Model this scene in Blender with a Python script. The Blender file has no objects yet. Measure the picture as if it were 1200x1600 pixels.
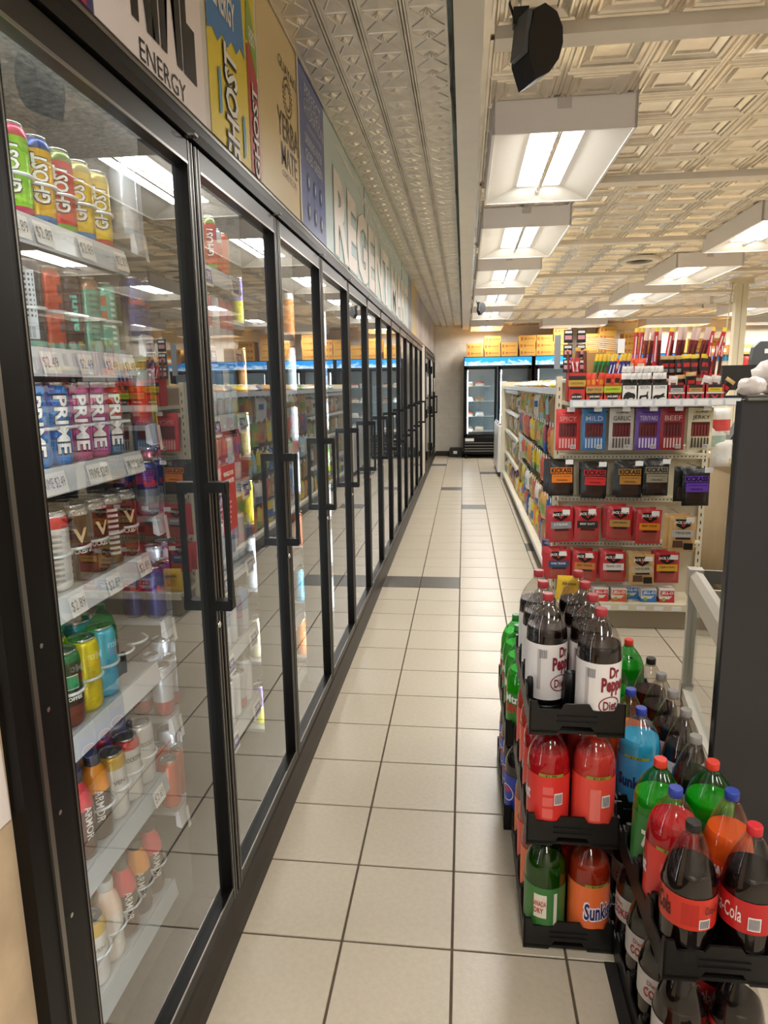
import bpy, bmesh, math, random
from mathutils import Vector, Matrix
random.seed(7)
D = bpy.data
SC = bpy.context.scene
COL = SC.collection
PI = math.pi

# ------------------------------------------------------------------ camera, world, exposure
# fitted to the photograph: floor grid of 0.305 m tiles, X right, Y down the aisle, Z up
def make_camera():
    yaw, pit, rol = math.radians(-6.805), math.radians(10.561), math.radians(-0.847)
    cy, sy, cp, sp = math.cos(yaw), math.sin(yaw), math.cos(pit), math.sin(pit)
    F = Vector((sy*cp, cy*cp, -sp)); R = Vector((cy, -sy, 0)); U = R.cross(F)
    cr, sr = math.cos(rol), math.sin(rol)
    R2 = R*cr + U*sr; U2 = U*cr - R*sr
    cam = D.cameras.new('camera'); co = D.objects.new('camera', cam); COL.objects.link(co)
    m = Matrix((R2, U2, -F)).transposed().to_4x4(); m.translation = Vector((0, 0, 1.516))
    co.matrix_world = m
    cam.sensor_fit = 'VERTICAL'; cam.sensor_height = 24.0; cam.lens = 1056.2/1600*24.0
    cam.clip_start = 0.02; cam.clip_end = 60
    SC.camera = co
make_camera()
EXPOSURE = 0.0
LAMP = 12.3          # watts of each ceiling tube
LED = 25.0            # strength of the cooler light strips
LAMP_COL = (1.0, 0.975, 0.94, 1)
w = D.worlds.new('world'); SC.world = w; w.use_nodes = True
w.node_tree.nodes['Background'].inputs[0].default_value = (1.0, 0.95, 0.88, 1)
w.node_tree.nodes['Background'].inputs[1].default_value = 0.25
vs = SC.view_settings
vs.view_transform = 'Standard'; vs.look = 'None'; vs.gamma = 1.0; vs.use_curve_mapping = False; vs.exposure = EXPOSURE

# ------------------------------------------------------------------ materials
def lin(h):
    if not isinstance(h, str): return tuple(h)[:3] + (1,)
    h = h.lstrip('#'); o = []
    for i in (0, 2, 4):
        c = int(h[i:i+2], 16)/255
        o.append(c/12.92 if c <= .04045 else ((c+.055)/1.055)**2.4)
    return tuple(o) + (1,)
MC = {}
def mat(name, col='808080', rough=.5, metal=0., noise=0., nscale=8., bump=0., bscale=40., coat=0., trans=0., emit=None, estr=0., spec=.5, rvar=0.):
    if name in MC: return MC[name]
    m = D.materials.new(name); m.use_nodes = True; MC[name] = m
    nt = m.node_tree; b = nt.nodes['Principled BSDF']
    b.inputs['Base Color'].default_value = lin(col); b.inputs['Roughness'].default_value = rough
    b.inputs['Metallic'].default_value = metal; b.inputs['Coat Weight'].default_value = coat
    b.inputs['Specular IOR Level'].default_value = spec
    if trans: b.inputs['Transmission Weight'].default_value = trans
    if emit:
        b.inputs['Emission Color'].default_value = lin(emit); b.inputs['Emission Strength'].default_value = estr
    if noise or bump or rvar:
        tc = nt.nodes.new('ShaderNodeTexCoord')
        if noise:
            n = nt.nodes.new('ShaderNodeTexNoise'); n.inputs['Scale'].default_value = nscale; n.inputs['Detail'].default_value = 5
            nt.links.new(tc.outputs['Object'], n.inputs['Vector'])
            r = nt.nodes.new('ShaderNodeValToRGB'); c = lin(col)
            r.color_ramp.elements[0].color = tuple(x*(1-noise) for x in c[:3]) + (1,)
            r.color_ramp.elements[1].color = tuple(min(1, x*(1+noise)) for x in c[:3]) + (1,)
            r.color_ramp.elements[0].position = .3; r.color_ramp.elements[1].position = .7
            nt.links.new(n.outputs['Fac'], r.inputs['Fac']); nt.links.new(r.outputs['Color'], b.inputs['Base Color'])
        if bump:
            n = nt.nodes.new('ShaderNodeTexNoise'); n.inputs['Scale'].default_value = bscale; n.inputs['Detail'].default_value = 3
            nt.links.new(tc.outputs['Object'], n.inputs['Vector'])
            bp = nt.nodes.new('ShaderNodeBump'); bp.inputs['Strength'].default_value = bump; bp.inputs['Distance'].default_value = .01
            nt.links.new(n.outputs['Fac'], bp.inputs['Height']); nt.links.new(bp.outputs['Normal'], b.inputs['Normal'])
        if rvar:
            n = nt.nodes.new('ShaderNodeTexNoise'); n.inputs['Scale'].default_value = 3; nt.links.new(tc.outputs['Object'], n.inputs['Vector'])
            mr = nt.nodes.new('ShaderNodeMapRange'); mr.inputs['To Min'].default_value = rough-rvar; mr.inputs['To Max'].default_value = rough+rvar
            nt.links.new(n.outputs['Fac'], mr.inputs['Value']); nt.links.new(mr.outputs['Result'], b.inputs['Roughness'])
    return m
def clear(name, tint=(1, 1, 1), ior=1.5, rough=.02):
    """thin clear sheet: Fresnel share of mirror, the rest passes straight through"""
    if name in MC: return MC[name]
    m = D.materials.new(name); m.use_nodes = True; MC[name] = m
    nt = m.node_tree; nt.nodes.remove(nt.nodes['Principled BSDF']); out = nt.nodes['Material Output']
    fr = nt.nodes.new('ShaderNodeFresnel'); fr.inputs['IOR'].default_value = ior
    t = nt.nodes.new('ShaderNodeBsdfTransparent'); t.inputs['Color'].default_value = tuple(tint)+(1,)
    g = nt.nodes.new('ShaderNodeBsdfGlossy'); g.inputs['Roughness'].default_value = rough; g.inputs['Color'].default_value = (1, 1, 1, 1)
    mx = nt.nodes.new('ShaderNodeMixShader')
    ge = nt.nodes.new('ShaderNodeNewGeometry'); mr = nt.nodes.new('ShaderNodeMapRange')      # same index of refraction on both faces
    mr.inputs['To Min'].default_value = ior; mr.inputs['To Max'].default_value = 1/ior
    nt.links.new(ge.outputs['Backfacing'], mr.inputs['Value']); nt.links.new(mr.outputs['Result'], fr.inputs['IOR'])
    nt.links.new(fr.outputs[0], mx.inputs[0]); nt.links.new(t.outputs[0], mx.inputs[1]); nt.links.new(g.outputs[0], mx.inputs[2])
    nt.links.new(mx.outputs[0], out.inputs['Surface'])
    return m
def flat(h, rough=.45, coat=0.):          # printed or painted colour by its hex code
    return mat('print_%s_%d' % (h, int(rough*100)), h, rough, coat=coat)
def foil(h): return mat('foil_'+h, h, .28, bump=.35, bscale=22, noise=.12, nscale=14)

M_BLACK = mat('black_anodised', '0b0a09', .36, 0, spec=.2)
M_BRONZE = mat('dark_bronze', '2c2620', .38, .4, noise=.2)
M_CHROME = mat('chrome', 'd8d8d8', .15, 1)
M_STEEL = mat('brushed_steel_edge', '8f8b84', .3, .9)
M_ALU = mat('aluminium', 'c9cacc', .25, .95)
M_WHITE = mat('white_paint', 'e9e4da', .5, noise=.04, nscale=3)
M_CREAM = mat('cream_powder_coat', 'd9cfb4', .45, noise=.05, nscale=5)
M_GROUT = mat('dark_grout', '574a3b', .9, noise=.2, nscale=30)
M_TILE = mat('glazed_floor_tile', 'bfb39e', .32, noise=.05, nscale=60, bump=.04, bscale=120, rvar=.08)
M_TILED = mat('dark_floor_tile', '5b564f', .35, noise=.15, nscale=40)
M_GLASS = clear('cooler_glass', (.95, .96, .95), 1.95, .012)
M_GLASS2 = clear('case_glass', (.97, .98, .97), 1.5, .01)
M_PET = clear('clear_plastic', (.87, .85, .83), 1.62, .06)
M_PETG = clear('green_plastic', (.25, .66, .3), 1.62, .07)
M_TAB = mat('frosted_plastic', 'e8eef0', .35, trans=.35)
M_CRATE = mat('black_crate_plastic', '0b0a09', .42, noise=.2, nscale=20)
M_DARK = mat('cooler_interior', '45413a', .6, noise=.15, nscale=4)
M_FOIL = mat('insulation_foil', 'b9b6ad', .45, .15, noise=.35, nscale=45, bump=.5, bscale=60)
M_TIN1 = mat('pressed_tin_silver', 'dad3c6', .36, .7, noise=.16, nscale=9, bump=.12, bscale=30)
M_TIN2 = mat('pressed_tin_cream', 'e6dcca', .26, .75, noise=.12, nscale=7, bump=.10, bscale=25)
M_BATTEN = mat('painted_batten', 'e0d6c6', .5, noise=.05)
M_FIX = mat('fixture_enamel', 'e8e2df', .45)
M_REFL = mat('fixture_reflector', 'd9d4ca', .45)
M_LAMP = mat('lit_diffuser', 'ffffff', .5, emit=LAMP_COL, estr=6.0)
M_LED = mat('led_strip', 'ffffff', .5, emit=(.86, .93, 1, 1), estr=LED)
M_WALL = mat('painted_block', 'ece4d6', .6, noise=.05, nscale=4, bump=.08, bscale=60)
M_WOOD = mat('pale_wood', 'c4ad8e', .5, noise=.14, nscale=12)
M_INK = flat('17120f')
M_TICKET = flat('e9e7e2')
M_RAIL = mat('price_rail_plastic', 'cfd2d6', .22, noise=.04)

# ------------------------------------------------------------------ mesh builder
TC = {}
def text_data(s, bold=0.0, shear=0.0, fine=False):
    k = (s, bold, shear, fine)
    if k in TC: return TC[k]
    c = D.curves.new('lettering', 'FONT'); c.body = s; c.size = 1; c.offset = bold; c.shear = shear; c.resolution_u = 2
    o = D.objects.new('lettering', c); COL.objects.link(o)
    dg = bpy.context.evaluated_depsgraph_get()
    me = D.meshes.new_from_object(o.evaluated_get(dg))
    bm = bmesh.new(); bm.from_mesh(me)
    bmesh.ops.remove_doubles(bm, verts=bm.verts, dist=1e-5)
    if fine:          # cut into small cells so that lettering can follow a curved can or bottle
        xs = [v.co.x for v in bm.verts]; ys = [v.co.y for v in bm.verts]
        for ax, lo, hi, st in ((0, min(xs), max(xs), .17), (1, min(ys), max(ys), .17)):
            q = lo+st
            while q < hi:
                co = (q, 0, 0) if ax == 0 else (0, q, 0); no = (1, 0, 0) if ax == 0 else (0, 1, 0)
                bmesh.ops.bisect_plane(bm, geom=bm.verts[:]+bm.edges[:]+bm.faces[:], plane_co=co, plane_no=no); q += st
    bm.verts.index_update(); V = [(v.co.x, v.co.y) for v in bm.verts]
    Fc = [[v.index for v in f.verts] for f in bm.faces]
    bm.free(); D.meshes.remove(me); D.objects.remove(o); D.curves.remove(c)
    xs = [p[0] for p in V] or [0]; ys = [p[1] for p in V] or [0]
    x0, x1, y0, y1 = min(xs), max(xs), min(ys), max(ys)
    V = [((x-(x0+x1)/2)/max(x1-x0, 1e-6), (y-(y0+y1)/2)/max(y1-y0, 1e-6)) for x, y in V]
    TC[k] = (V, Fc); return TC[k]

class MB:
    def __init__(s): s.v = []; s.f = []; s.m = []; s.mats = []; s.sm = []
    def mi(s, m):
        if m not in s.mats: s.mats.append(m)
        return s.mats.index(m)
    def face(s, idx, m, smooth=False): s.f.append(list(idx)); s.m.append(s.mi(m)); s.sm.append(smooth)
    def quad(s, pts, m):
        b = len(s.v); s.v += [tuple(p) for p in pts]; s.face(range(b, b+len(pts)), m); return s
    def box(s, x0, x1, y0, y1, z0, z1, m, bev=0.0):
        b = len(s.v)
        if x0 > x1: x0, x1 = x1, x0
        if y0 > y1: y0, y1 = y1, y0
        if z0 > z1: z0, z1 = z1, z0
        s.v += [(x0, y0, z0), (x1, y0, z0), (x1, y1, z0), (x0, y1, z0), (x0, y0, z1), (x1, y0, z1), (x1, y1, z1), (x0, y1, z1)]
        for q in ((0, 3, 2, 1), (4, 5, 6, 7), (0, 1, 5, 4), (1, 2, 6, 5), (2, 3, 7, 6), (3, 0, 4, 7)): s.face([b+i for i in q], m)
        return s
    def bevbox(s, x0, x1, y0, y1, z0, z1, m, c=.004):     # box with chamfered vertical and top edges
        def ring(d, z): return [(x0+d, y0, z), (x1-d, y0, z), (x1, y0+d, z), (x1, y1-d, z), (x1-d, y1, z), (x0+d, y1, z), (x0, y1-d, z), (x0, y0+d, z)]
        def inner(z): return [(x0+2*c, y0+c, z), (x1-2*c, y0+c, z), (x1-c, y0+2*c, z), (x1-c, y1-2*c, z), (x1-2*c, y1-c, z), (x0+2*c, y1-c, z), (x0+c, y1-2*c, z), (x0+c, y0+2*c, z)]
        b = len(s.v); s.v += ring(c, z0) + ring(c, z1-c) + inner(z1)
        for k in (0, 8):
            for i in range(8):
                j = (i+1) % 8; s.face((b+k+i, b+k+j, b+k+8+j, b+k+8+i), m)
        s.face([b+16+i for i in range(8)], m); s.face([b+i for i in range(7, -1, -1)], m); return s
    def prism(s, poly, m, axis='y', a0=0., a1=1., mf=None):
        """extrude a 2-D polygon; axis y: (x,z), axis x: (y,z), axis z: (x,y)"""
        def P(p, a): return (p[0], a, p[1]) if axis == 'y' else (a, p[0], p[1]) if axis == 'x' else (p[0], p[1], a)
        n = len(poly); b = len(s.v)
        s.v += [P(p, a0) for p in poly] + [P(p, a1) for p in poly]
        area = sum(poly[i][0]*poly[(i+1) % n][1]-poly[(i+1) % n][0]*poly[i][1] for i in range(n))
        fl = (area > 0) if axis in ('x', 'z') else (area < 0)
        lo = list(range(b, b+n)); hi = list(range(b+n, b+2*n))
        s.face(lo[::-1] if fl else lo, mf or m); s.face(hi if fl else hi[::-1], m)
        for i in range(n):
            j = (i+1) % n; q = (b+i, b+j, b+n+j, b+n+i)
            s.face(q if fl else q[::-1], m)
        return s
    def lathe(s, prof, m, n=20, c=(0, 0, 0), cap0=True, cap1=True, bands=None):
        """prof: (radius, z) from bottom up; bands: [(z_limit, mat)]"""
        b = len(s.v)
        for r, z in prof:
            for i in range(n):
                a = 2*PI*i/n; s.v.append((c[0]+r*math.cos(a), c[1]+r*math.sin(a), c[2]+z))
        for k in range(len(prof)-1):
            mm = m
            if bands:
                zc = (prof[k][1]+prof[k+1][1])/2
                for zl, bm_ in bands:
                    if zc <= zl: mm = bm_; break
            for i in range(n):
                j = (i+1) % n; s.face((b+k*n+i, b+k*n+j, b+(k+1)*n+j, b+(k+1)*n+i), mm, True)
        if cap0: s.face([b+i for i in range(n-1, -1, -1)], m)
        if cap1: s.face([b+(len(prof)-1)*n+i for i in range(n)], bands[-1][1] if bands else m)
        return s
    def tube(s, path, r, m, n=6, caps=True):
        P = [Vector(p) for p in path]; b = len(s.v)
        for k, p in enumerate(P):
            t = (P[min(k+1, len(P)-1)]-P[max(k-1, 0)]).normalized()
            a = t.cross(Vector((0, 0, 1)))
            if a.length < 1e-3: a = t.cross(Vector((0, 1, 0)))
            a.normalize(); c = t.cross(a)
            for i in range(n):
                q = p + a*(r*math.cos(2*PI*i/n)) + c*(r*math.sin(2*PI*i/n)); s.v.append(tuple(q))
        for k in range(len(P)-1):
            for i in range(n):
                j = (i+1) % n; s.face((b+k*n+i, b+(k+1)*n+i, b+(k+1)*n+j, b+k*n+j), m, True)
        if caps:
            s.face([b+i for i in range(n)], m); s.face([b+(len(P)-1)*n+i for i in range(n-1, -1, -1)], m)
        return s
    def disc(s, c, r, m, ax='x', n=20, ry=None):
        ry = ry or r; b = len(s.v)
        for i in range(n):
            a = 2*PI*i/n; u, v = r*math.cos(a), ry*math.sin(a)
            s.v.append((c[0], c[1]+u, c[2]+v) if ax == 'x' else (c[0]+u, c[1], c[2]+v) if ax == 'y' else (c[0]+u, c[1]+v, c[2]))
        s.face(range(b, b+n), m); return s
    def text(s, t, mp, w_, h_, m, bold=0.01, shear=0.0, rot=0, fine=False):
        """lettering fitted to a w x h box; mp maps (x, y) to a point; rot in quarter turns"""
        V, Fc = text_data(t, bold, shear, fine); b = len(s.v)
        for x, y in V:
            x, y = x*w_, y*h_
            for _ in range(rot % 4): x, y = -y, x
            s.v.append(tuple(mp(x, y)))
        for f in Fc: s.face([b+i for i in f], m)
        return s
    def rect(s, mp, x0, x1, y0, y1, m, nx=1):
        for i in range(nx):
            a, c = x0+(x1-x0)*i/nx, x0+(x1-x0)*(i+1)/nx
            s.quad([mp(a, y0), mp(c, y0), mp(c, y1), mp(a, y1)], m)
        return s
    def poly(s, mp, pts, m): return s.quad([mp(*p) for p in pts], m)
    def mesh(s, name):
        me = D.meshes.new(name); me.from_pydata(s.v, [], s.f)
        for m in s.mats: me.materials.append(m)
        me.polygons.foreach_set('material_index', s.m); me.polygons.foreach_set('use_smooth', s.sm)
        me.update(); return me
    def obj(s, name, parent=None, **k): return O(name, s.mesh(name), parent, **k)

def O(name, data, parent=None, loc=(0, 0, 0), rot=(0, 0, 0), label=None, cat=None, group=None, kind=None, sc=None):
    o = D.objects.new(name, data); COL.objects.link(o)
    if parent: o.parent = parent
    o.location = loc; o.rotation_euler = rot
    if sc: o.scale = sc
    if label: o['label'] = label
    if cat: o['category'] = cat
    if group: o['group'] = group
    if kind: o['kind'] = kind
    return o
def T_(name, label, cat, loc=(0, 0, 0), rot=(0, 0, 0), group=None, kind=None): return O(name, None, None, loc, rot, label, cat, group, kind)
def px(x, ux=(0, 1, 0)):      # plane facing +X at x: text x -> +Y, y -> +Z
    return lambda o: (lambda a, b: (x, o[0]+a, o[1]+b))
def planeX(x, y, z): return lambda a, b: (x, y+a, z+b)          # faces +X
def planeNY(x, y, z): return lambda a, b: (x+a, y, z+b)         # faces -Y
def wrap(r, th, z): return lambda a, b: (r*math.cos(th+a/r), r*math.sin(th+a/r), z+b)
ORD = 'first second third fourth fifth sixth seventh eighth ninth tenth eleventh twelfth thirteenth fourteenth fifteenth sixteenth seventeenth eighteenth nineteenth twentieth twenty-first twenty-second twenty-third twenty-fourth twenty-fifth twenty-sixth twenty-seventh twenty-eighth twenty-ninth thirtieth'.split()
# ------------------------------------------------------------------ floor
TS = 0.305; OX, OY = -0.0222, 1.6048
BACK = 14.93; CEIL = 2.745; XR = 7.4; YF = -2.2
def build_floor():
    fl = MB().box(-2.2, XR, YF, BACK+.1, -.06, -.004, M_GROUT).obj('floor', label='pale beige square tile floor with dark grout lines', cat='floor', kind='structure')
    g = .0035
    def tmesh(m): return MB().bevbox(-TS/2+g, TS/2-g, -TS/2+g, TS/2-g, -.006, 0, m, .0012).mesh('tile')
    light, dark = tmesh(M_TILE), tmesh(M_TILED)
    darks = {(-2, 11), (-1, 11), (-1, 27), (0, 22), (1, 33), (-2, 37), (2, 15)}
    far = MB()
    for i in range(-2, 24):
        for j in range(-12, 44):
            x, y = OX+(i+.5)*TS, OY+(j+.5)*TS
            if y > BACK-.1: continue
            near = (-3 <= j <= 21 and i <= 4) or (8 > j > 3 and i <= 6)
            if near or (i, j) in darks: O('tile', dark if (i, j) in darks else light, fl, (x, y, 0))
            elif i >= -2:
                y1 = min(y+TS/2-g, BACK)
                far.box(x-TS/2+g, x+TS/2-g, y-TS/2+g, y1, -.006, 0, M_TILE)
    far.obj('far_tile_field', fl, kind='stuff')
build_floor()

# ------------------------------------------------------------------ walls
def build_walls():
    wb = MB().box(-2.2, XR, BACK, BACK+.12, 0, CEIL+.1, M_WALL).obj('wall_back', label='beige painted block wall closing the far end of the aisle', cat='wall', kind='structure')
    bl = MB().bevbox(-.197, .197, -.097, .097, -.004, .006, M_WALL, .003).mesh('block')
    for r in range(14):
        for c in range(17):
            x = -.52+c*.4+(.2 if r % 2 else 0); z = .1+r*.2
            if z > 2.66: continue
            if x > .15 and z < 1.9: continue
            O('block', bl, wb, (x, BACK, z), (PI/2, 0, 0))
    MB().box(-.615, XR, BACK-.02, BACK-.002, 0, .09, mat('dark_baseboard', '3b352e', .5)).obj('baseboard_back', label='dark rubber baseboard along the foot of the back wall', cat='baseboard', kind='structure')
    MB().box(XR, XR+.1, YF, BACK, 0, CEIL+.1, M_WALL).obj('wall_right', label='plain beige wall on the far right of the shop', cat='wall', kind='structure')
    MB().box(-2.2, XR, YF-.1, YF, 0, CEIL+.1, M_WALL).obj('wall_front', label='plain beige wall behind the camera', cat='wall', kind='structure')
    # wall carrying the banner above the doors, continuing to the rear
    MB().box(-.72, -.637, .2, BACK, 2.147, CEIL+.05, mat('banner_backing', '6f675c', .6)).obj('wall_left', label='wall strip above the cooler doors behind the printed banners', cat='wall', kind='structure')
build_walls()

# ------------------------------------------------------------------ ceilings
def build_ceiling():
    c1 = MB().box(-2.2, -.045, YF, BACK, 2.752, 2.86, M_TIN1).obj('ceiling', label='dull silver pressed tin ceiling over the cooler aisle', cat='ceiling', kind='structure')
    lanes = [-.637, -.495, -.372, -.215, -.05]
    def unit(w, L=.15):
        b = MB(); h = w/2-.012; k = L/2-.004
        b.quad([(-w/2, -L/2, 0), (-w/2, L/2, 0), (w/2, L/2, 0), (w/2, -L/2, 0)], M_TIN1)
        def ridge(p, q, r=.0045, dz=.003):      # raised bead between two points
            d = Vector((q[0]-p[0], q[1]-p[1])); n = Vector((-d.y, d.x)).normalized()*r
            i = len(b.v)
            b.v.extend([(p[0]-n.x, p[1]-n.y, 0), (p[0], p[1], -dz), (p[0]+n.x, p[1]+n.y, 0), (q[0]-n.x, q[1]-n.y, 0), (q[0], q[1], -dz), (q[0]+n.x, q[1]+n.y, 0)])
            b.face((i, i+1, i+4, i+3), M_TIN1); b.face((i+1, i+2, i+5, i+4), M_TIN1)
        ridge((-h, -k), (h, -k), .003, .003)
        ridge((-h, -k*.8), (-.01, 0)); ridge((h, k*.8), (.01, 0)); ridge((-h, k*.8), (-.01, 0)); ridge((h, -k*.8), (.01, 0))
        for a in (-.9, -.45, 0, .45, .9):       # little fan
            ridge((0, -k*.85), (h*.55*math.sin(a), -k*.85+k*.62*math.cos(a)), .003, .003)
        return b
    n = 0
    far = MB()
    for l in range(4):
        x0, x1 = lanes[l]+.016, lanes[l+1]-.016
        u = unit(x1-x0); me = u.mesh('tin_square')
        y = 1.95
        while y < BACK-.1:
            if y < 6.6: O('tin_square', me, c1, ((x0+x1)/2, y, 2.738))
            else:
                b = len(far.v); far.v += [(v[0]+(x0+x1)/2, v[1]+y, v[2]+2.738) for v in u.v]
                for f in u.f: far.face([i+b for i in f], M_TIN1)
            y += .15
    far.obj('far_tin_field', c1, kind='stuff')
    for x in lanes[:]:
        r = MB()
        for d in (-.011, 0, .011):
            r.prism([(x+d-.0052, 2.742), (x+d-.003, 2.733), (x+d+.003, 2.733), (x+d+.0052, 2.742)], M_TIN1, 'y', 1.8, BACK)
        r.obj('tin_rib', c1)
    # ragged joint beside the raceway
    MB().box(-.062, -.040, 1.8, BACK, 2.70, 2.745, mat('ragged_edge', '4d5a50', .7, noise=.7, nscale=9)).obj('edge_strip', c1)
    # right side: cream pressed tin squares between painted battens
    c2 = MB().box(-.045, XR, YF, BACK, 2.752, 2.86, M_TIN2).obj('ceiling_main', label='shiny cream pressed tin ceiling with nested square panels', cat='ceiling', kind='structure')
    def square(w, L):
        b = MB(); rings = [(1.0, 0), (.93, 0), (.90, -.010), (.86, -.010), (.83, -.002), (.76, -.002), (.73, -.011), (.68, -.011), (.64, -.004), (.50, .006), (.47, -.003), (.42, -.003), (.39, .003)]
        for s_, z in rings: b.v.extend([(-w/2*s_, -L/2*s_, z), (-w/2*s_, L/2*s_, z), (w/2*s_, L/2*s_, z), (w/2*s_, -L/2*s_, z)])
        for k in range(len(rings)-1):
            for i in range(4):
                j = (i+1) % 4; b.face((k*4+i, k*4+j, k*4+4+j, k*4+4+i), M_TIN2)
        b.face([len(rings)*4-4+i for i in range(4)], M_TIN2); return b
    bat = [2.70+1.845*k for k in range(-2, 7)]
    far = MB()
    for k in range(len(bat)):
        ya = bat[k]+.05; yb = (bat[k+1]-.05) if k+1 < len(bat) else BACK
        nrow = max(1, round((yb-ya)/.29)); L = (yb-ya)/nrow
        u = square(.303, L); me = u.mesh('tin_panel')
        for r in range(nrow):
            y = ya+(r+.5)*L
            for c in range(0, 22):
                x = .2375+c*.305
                if x+.15 > XR or y < 1.7: continue
                if y < 8.3 and x < 3.6 and (x < 2.4 or y > 4): O('tin_panel', me, c2, (x, y, 2.742))
                else:
                    b = len(far.v); far.v += [(v[0]+x, v[1]+y, v[2]+2.742) for v in u.v]
                    for f in u.f: far.face([i+b for i in f], M_TIN2)
    far.obj('far_tin_field', c2, kind='stuff')
    for y in bat: MB().box(.1, XR, y-.05, y+.05, 2.700, 2.75, M_BATTEN).obj('batten', c2)
    # flat white raceway between both ceilings
    b = MB(); pts = [(-.042, 1.7), (.052, 1.7), (.105, BACK), (-.042, BACK)]
    b.prism(pts, mat('raceway_paint', 'd8d0c2', .5, noise=.03), 'z', 2.66, 2.75)
    b.obj('trim_1', label='long flat off-white raceway running down the ceiling', cat='trim', kind='structure')
    # loose black cable along the raceway
    p = [(-.05+.012*math.sin(i*2.3), 2+i*.5, 2.688+.008*math.sin(i*1.7)) for i in range(26)]
    MB().tube(p, .004, M_INK).obj('ceiling_cable', label='thin dark cable running along the left edge of the raceway', cat='cable')
build_ceiling()

# ------------------------------------------------------------------ ceiling light fixtures
def fixture_parts(W=.62, L=1.2, H=.14):
    hw, hl = W/2, L/2
    h = MB()          # housing: four outer walls with a flat lip
    t = .012
    h.box(-hw, hw, -hl, -hl+t, 0, H, M_FIX).box(-hw, hw, hl-t, hl, 0, H, M_FIX).box(-hw, -hw+t, -hl, hl, 0, H, M_FIX).box(hw-t, hw, -hl, hl, 0, H, M_FIX).box(-hw, hw, -hl, hl, H-.006, H, M_FIX)
    r = MB()          # sloped reflector
    a = [(-hw+t, -hl+t, .004), (hw-t, -hl+t, .004), (hw-t, hl-t, .004), (-hw+t, hl-t, .004)]
    iw, il = .125, hl-.11
    c = [(-iw, -il, .071), (iw, -il, .071), (iw, il, .071), (-iw, il, .071)]
    for i in range(4):
        j = (i+1) % 4; r.quad([a[i], a[j], c[j], c[i]], M_REFL)
    d = []
    for s_ in (-1, 1):
        m = MB(); x0, x1 = s_*.012, s_*.122
        m.quad([(x0, -il-.03, .070), (x1, -il, .070), (x1, il, .070), (x0, il+.03, .070)], M_LAMP)
        d.append(m.mesh('diffuser'))
    sp = MB().box(-.012, .012, -il-.04, il+.04, .036, .05, M_STEEL)
    for q in (-.008, 0, .008): sp.box(q-.0015, q+.0015, -il-.04, il+.04, .033, .036, M_CHROME)
    pl = MB().box(-.03, .03, -hl-.003, -hl, H-.05, H-.004, mat('conduit_plate', 'c6bfba', .5))
    return h.mesh('housing'), r.mesh('reflector'), d, sp.mesh('spine'), pl.mesh('cover_plate')
FIX = fixture_parts()
TUBE = D.lights.new('tube_light', 'AREA'); TUBE.shape = 'RECTANGLE'; TUBE.size = .105; TUBE.size_y = .97; TUBE.energy = LAMP; TUBE.color = LAMP_COL[:3]; TUBE.spread = math.radians(178)
def fixture(x, y, z, rz, label):
    t = T_('ceiling_light', label, 'ceiling light', (x, y, z), (0, 0, rz), 'boxy fluorescent ceiling lights')
    O('housing', FIX[0], t); O('reflector', FIX[1], t)
    for d in FIX[2]: O('diffuser', d, t)
    for s_ in (-1, 1): O('tube_light', TUBE, t, (s_*.067, 0, .063))
    O('spine', FIX[3], t); O('cover_plate', FIX[4], t)
for k in range(6): fixture(.425, (3.88, 5.72, 7.56, 9.41, 11.45, 14.0)[k], 2.60, 0, '%s boxy ceiling light in the row nearest the cooler aisle' % ['largest, nearest', 'second', 'third', 'fourth', 'fifth', 'farthest'][k])
for k in range(4): fixture(2.34, 5.82+1.93*k, 2.60, 0, '%s boxy ceiling light in the row over the snack shelves' % ['nearest', 'second', 'third', 'fourth'][k])
for k in range(3): fixture(4.55, 8.0+1.93*k, 2.60, 0, '%s boxy ceiling light in the row right of the white column' % ['nearest', 'second', 'third'][k])
fixture(2.08, 13.9, 2.60, PI/2, 'crosswise ceiling light above the yellow cartons at the back wall')
fixture(4.08, 14.3, 2.60, PI/2, 'crosswise ceiling light behind the meat sticks near the back wall')
fixture(5.9, 14.3, 2.60, PI/2, 'crosswise ceiling light right of the white column near the back wall')
for (x, y, n) in ((.425, .0, 'behind the camera'), (.425, -1.5, 'near the front door'), (2.34, 3.87, 'right of the end shelving'), (2.34, 1.94, 'right of the soda display'), (2.34, .01, 'near the front wall'), (4.55, 3.2, 'above the far right counter'), (4.55, .6, 'in the front right corner')):
    fixture(x, y, 2.60, 0, 'boxy ceiling light out of the picture, '+n)
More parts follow.
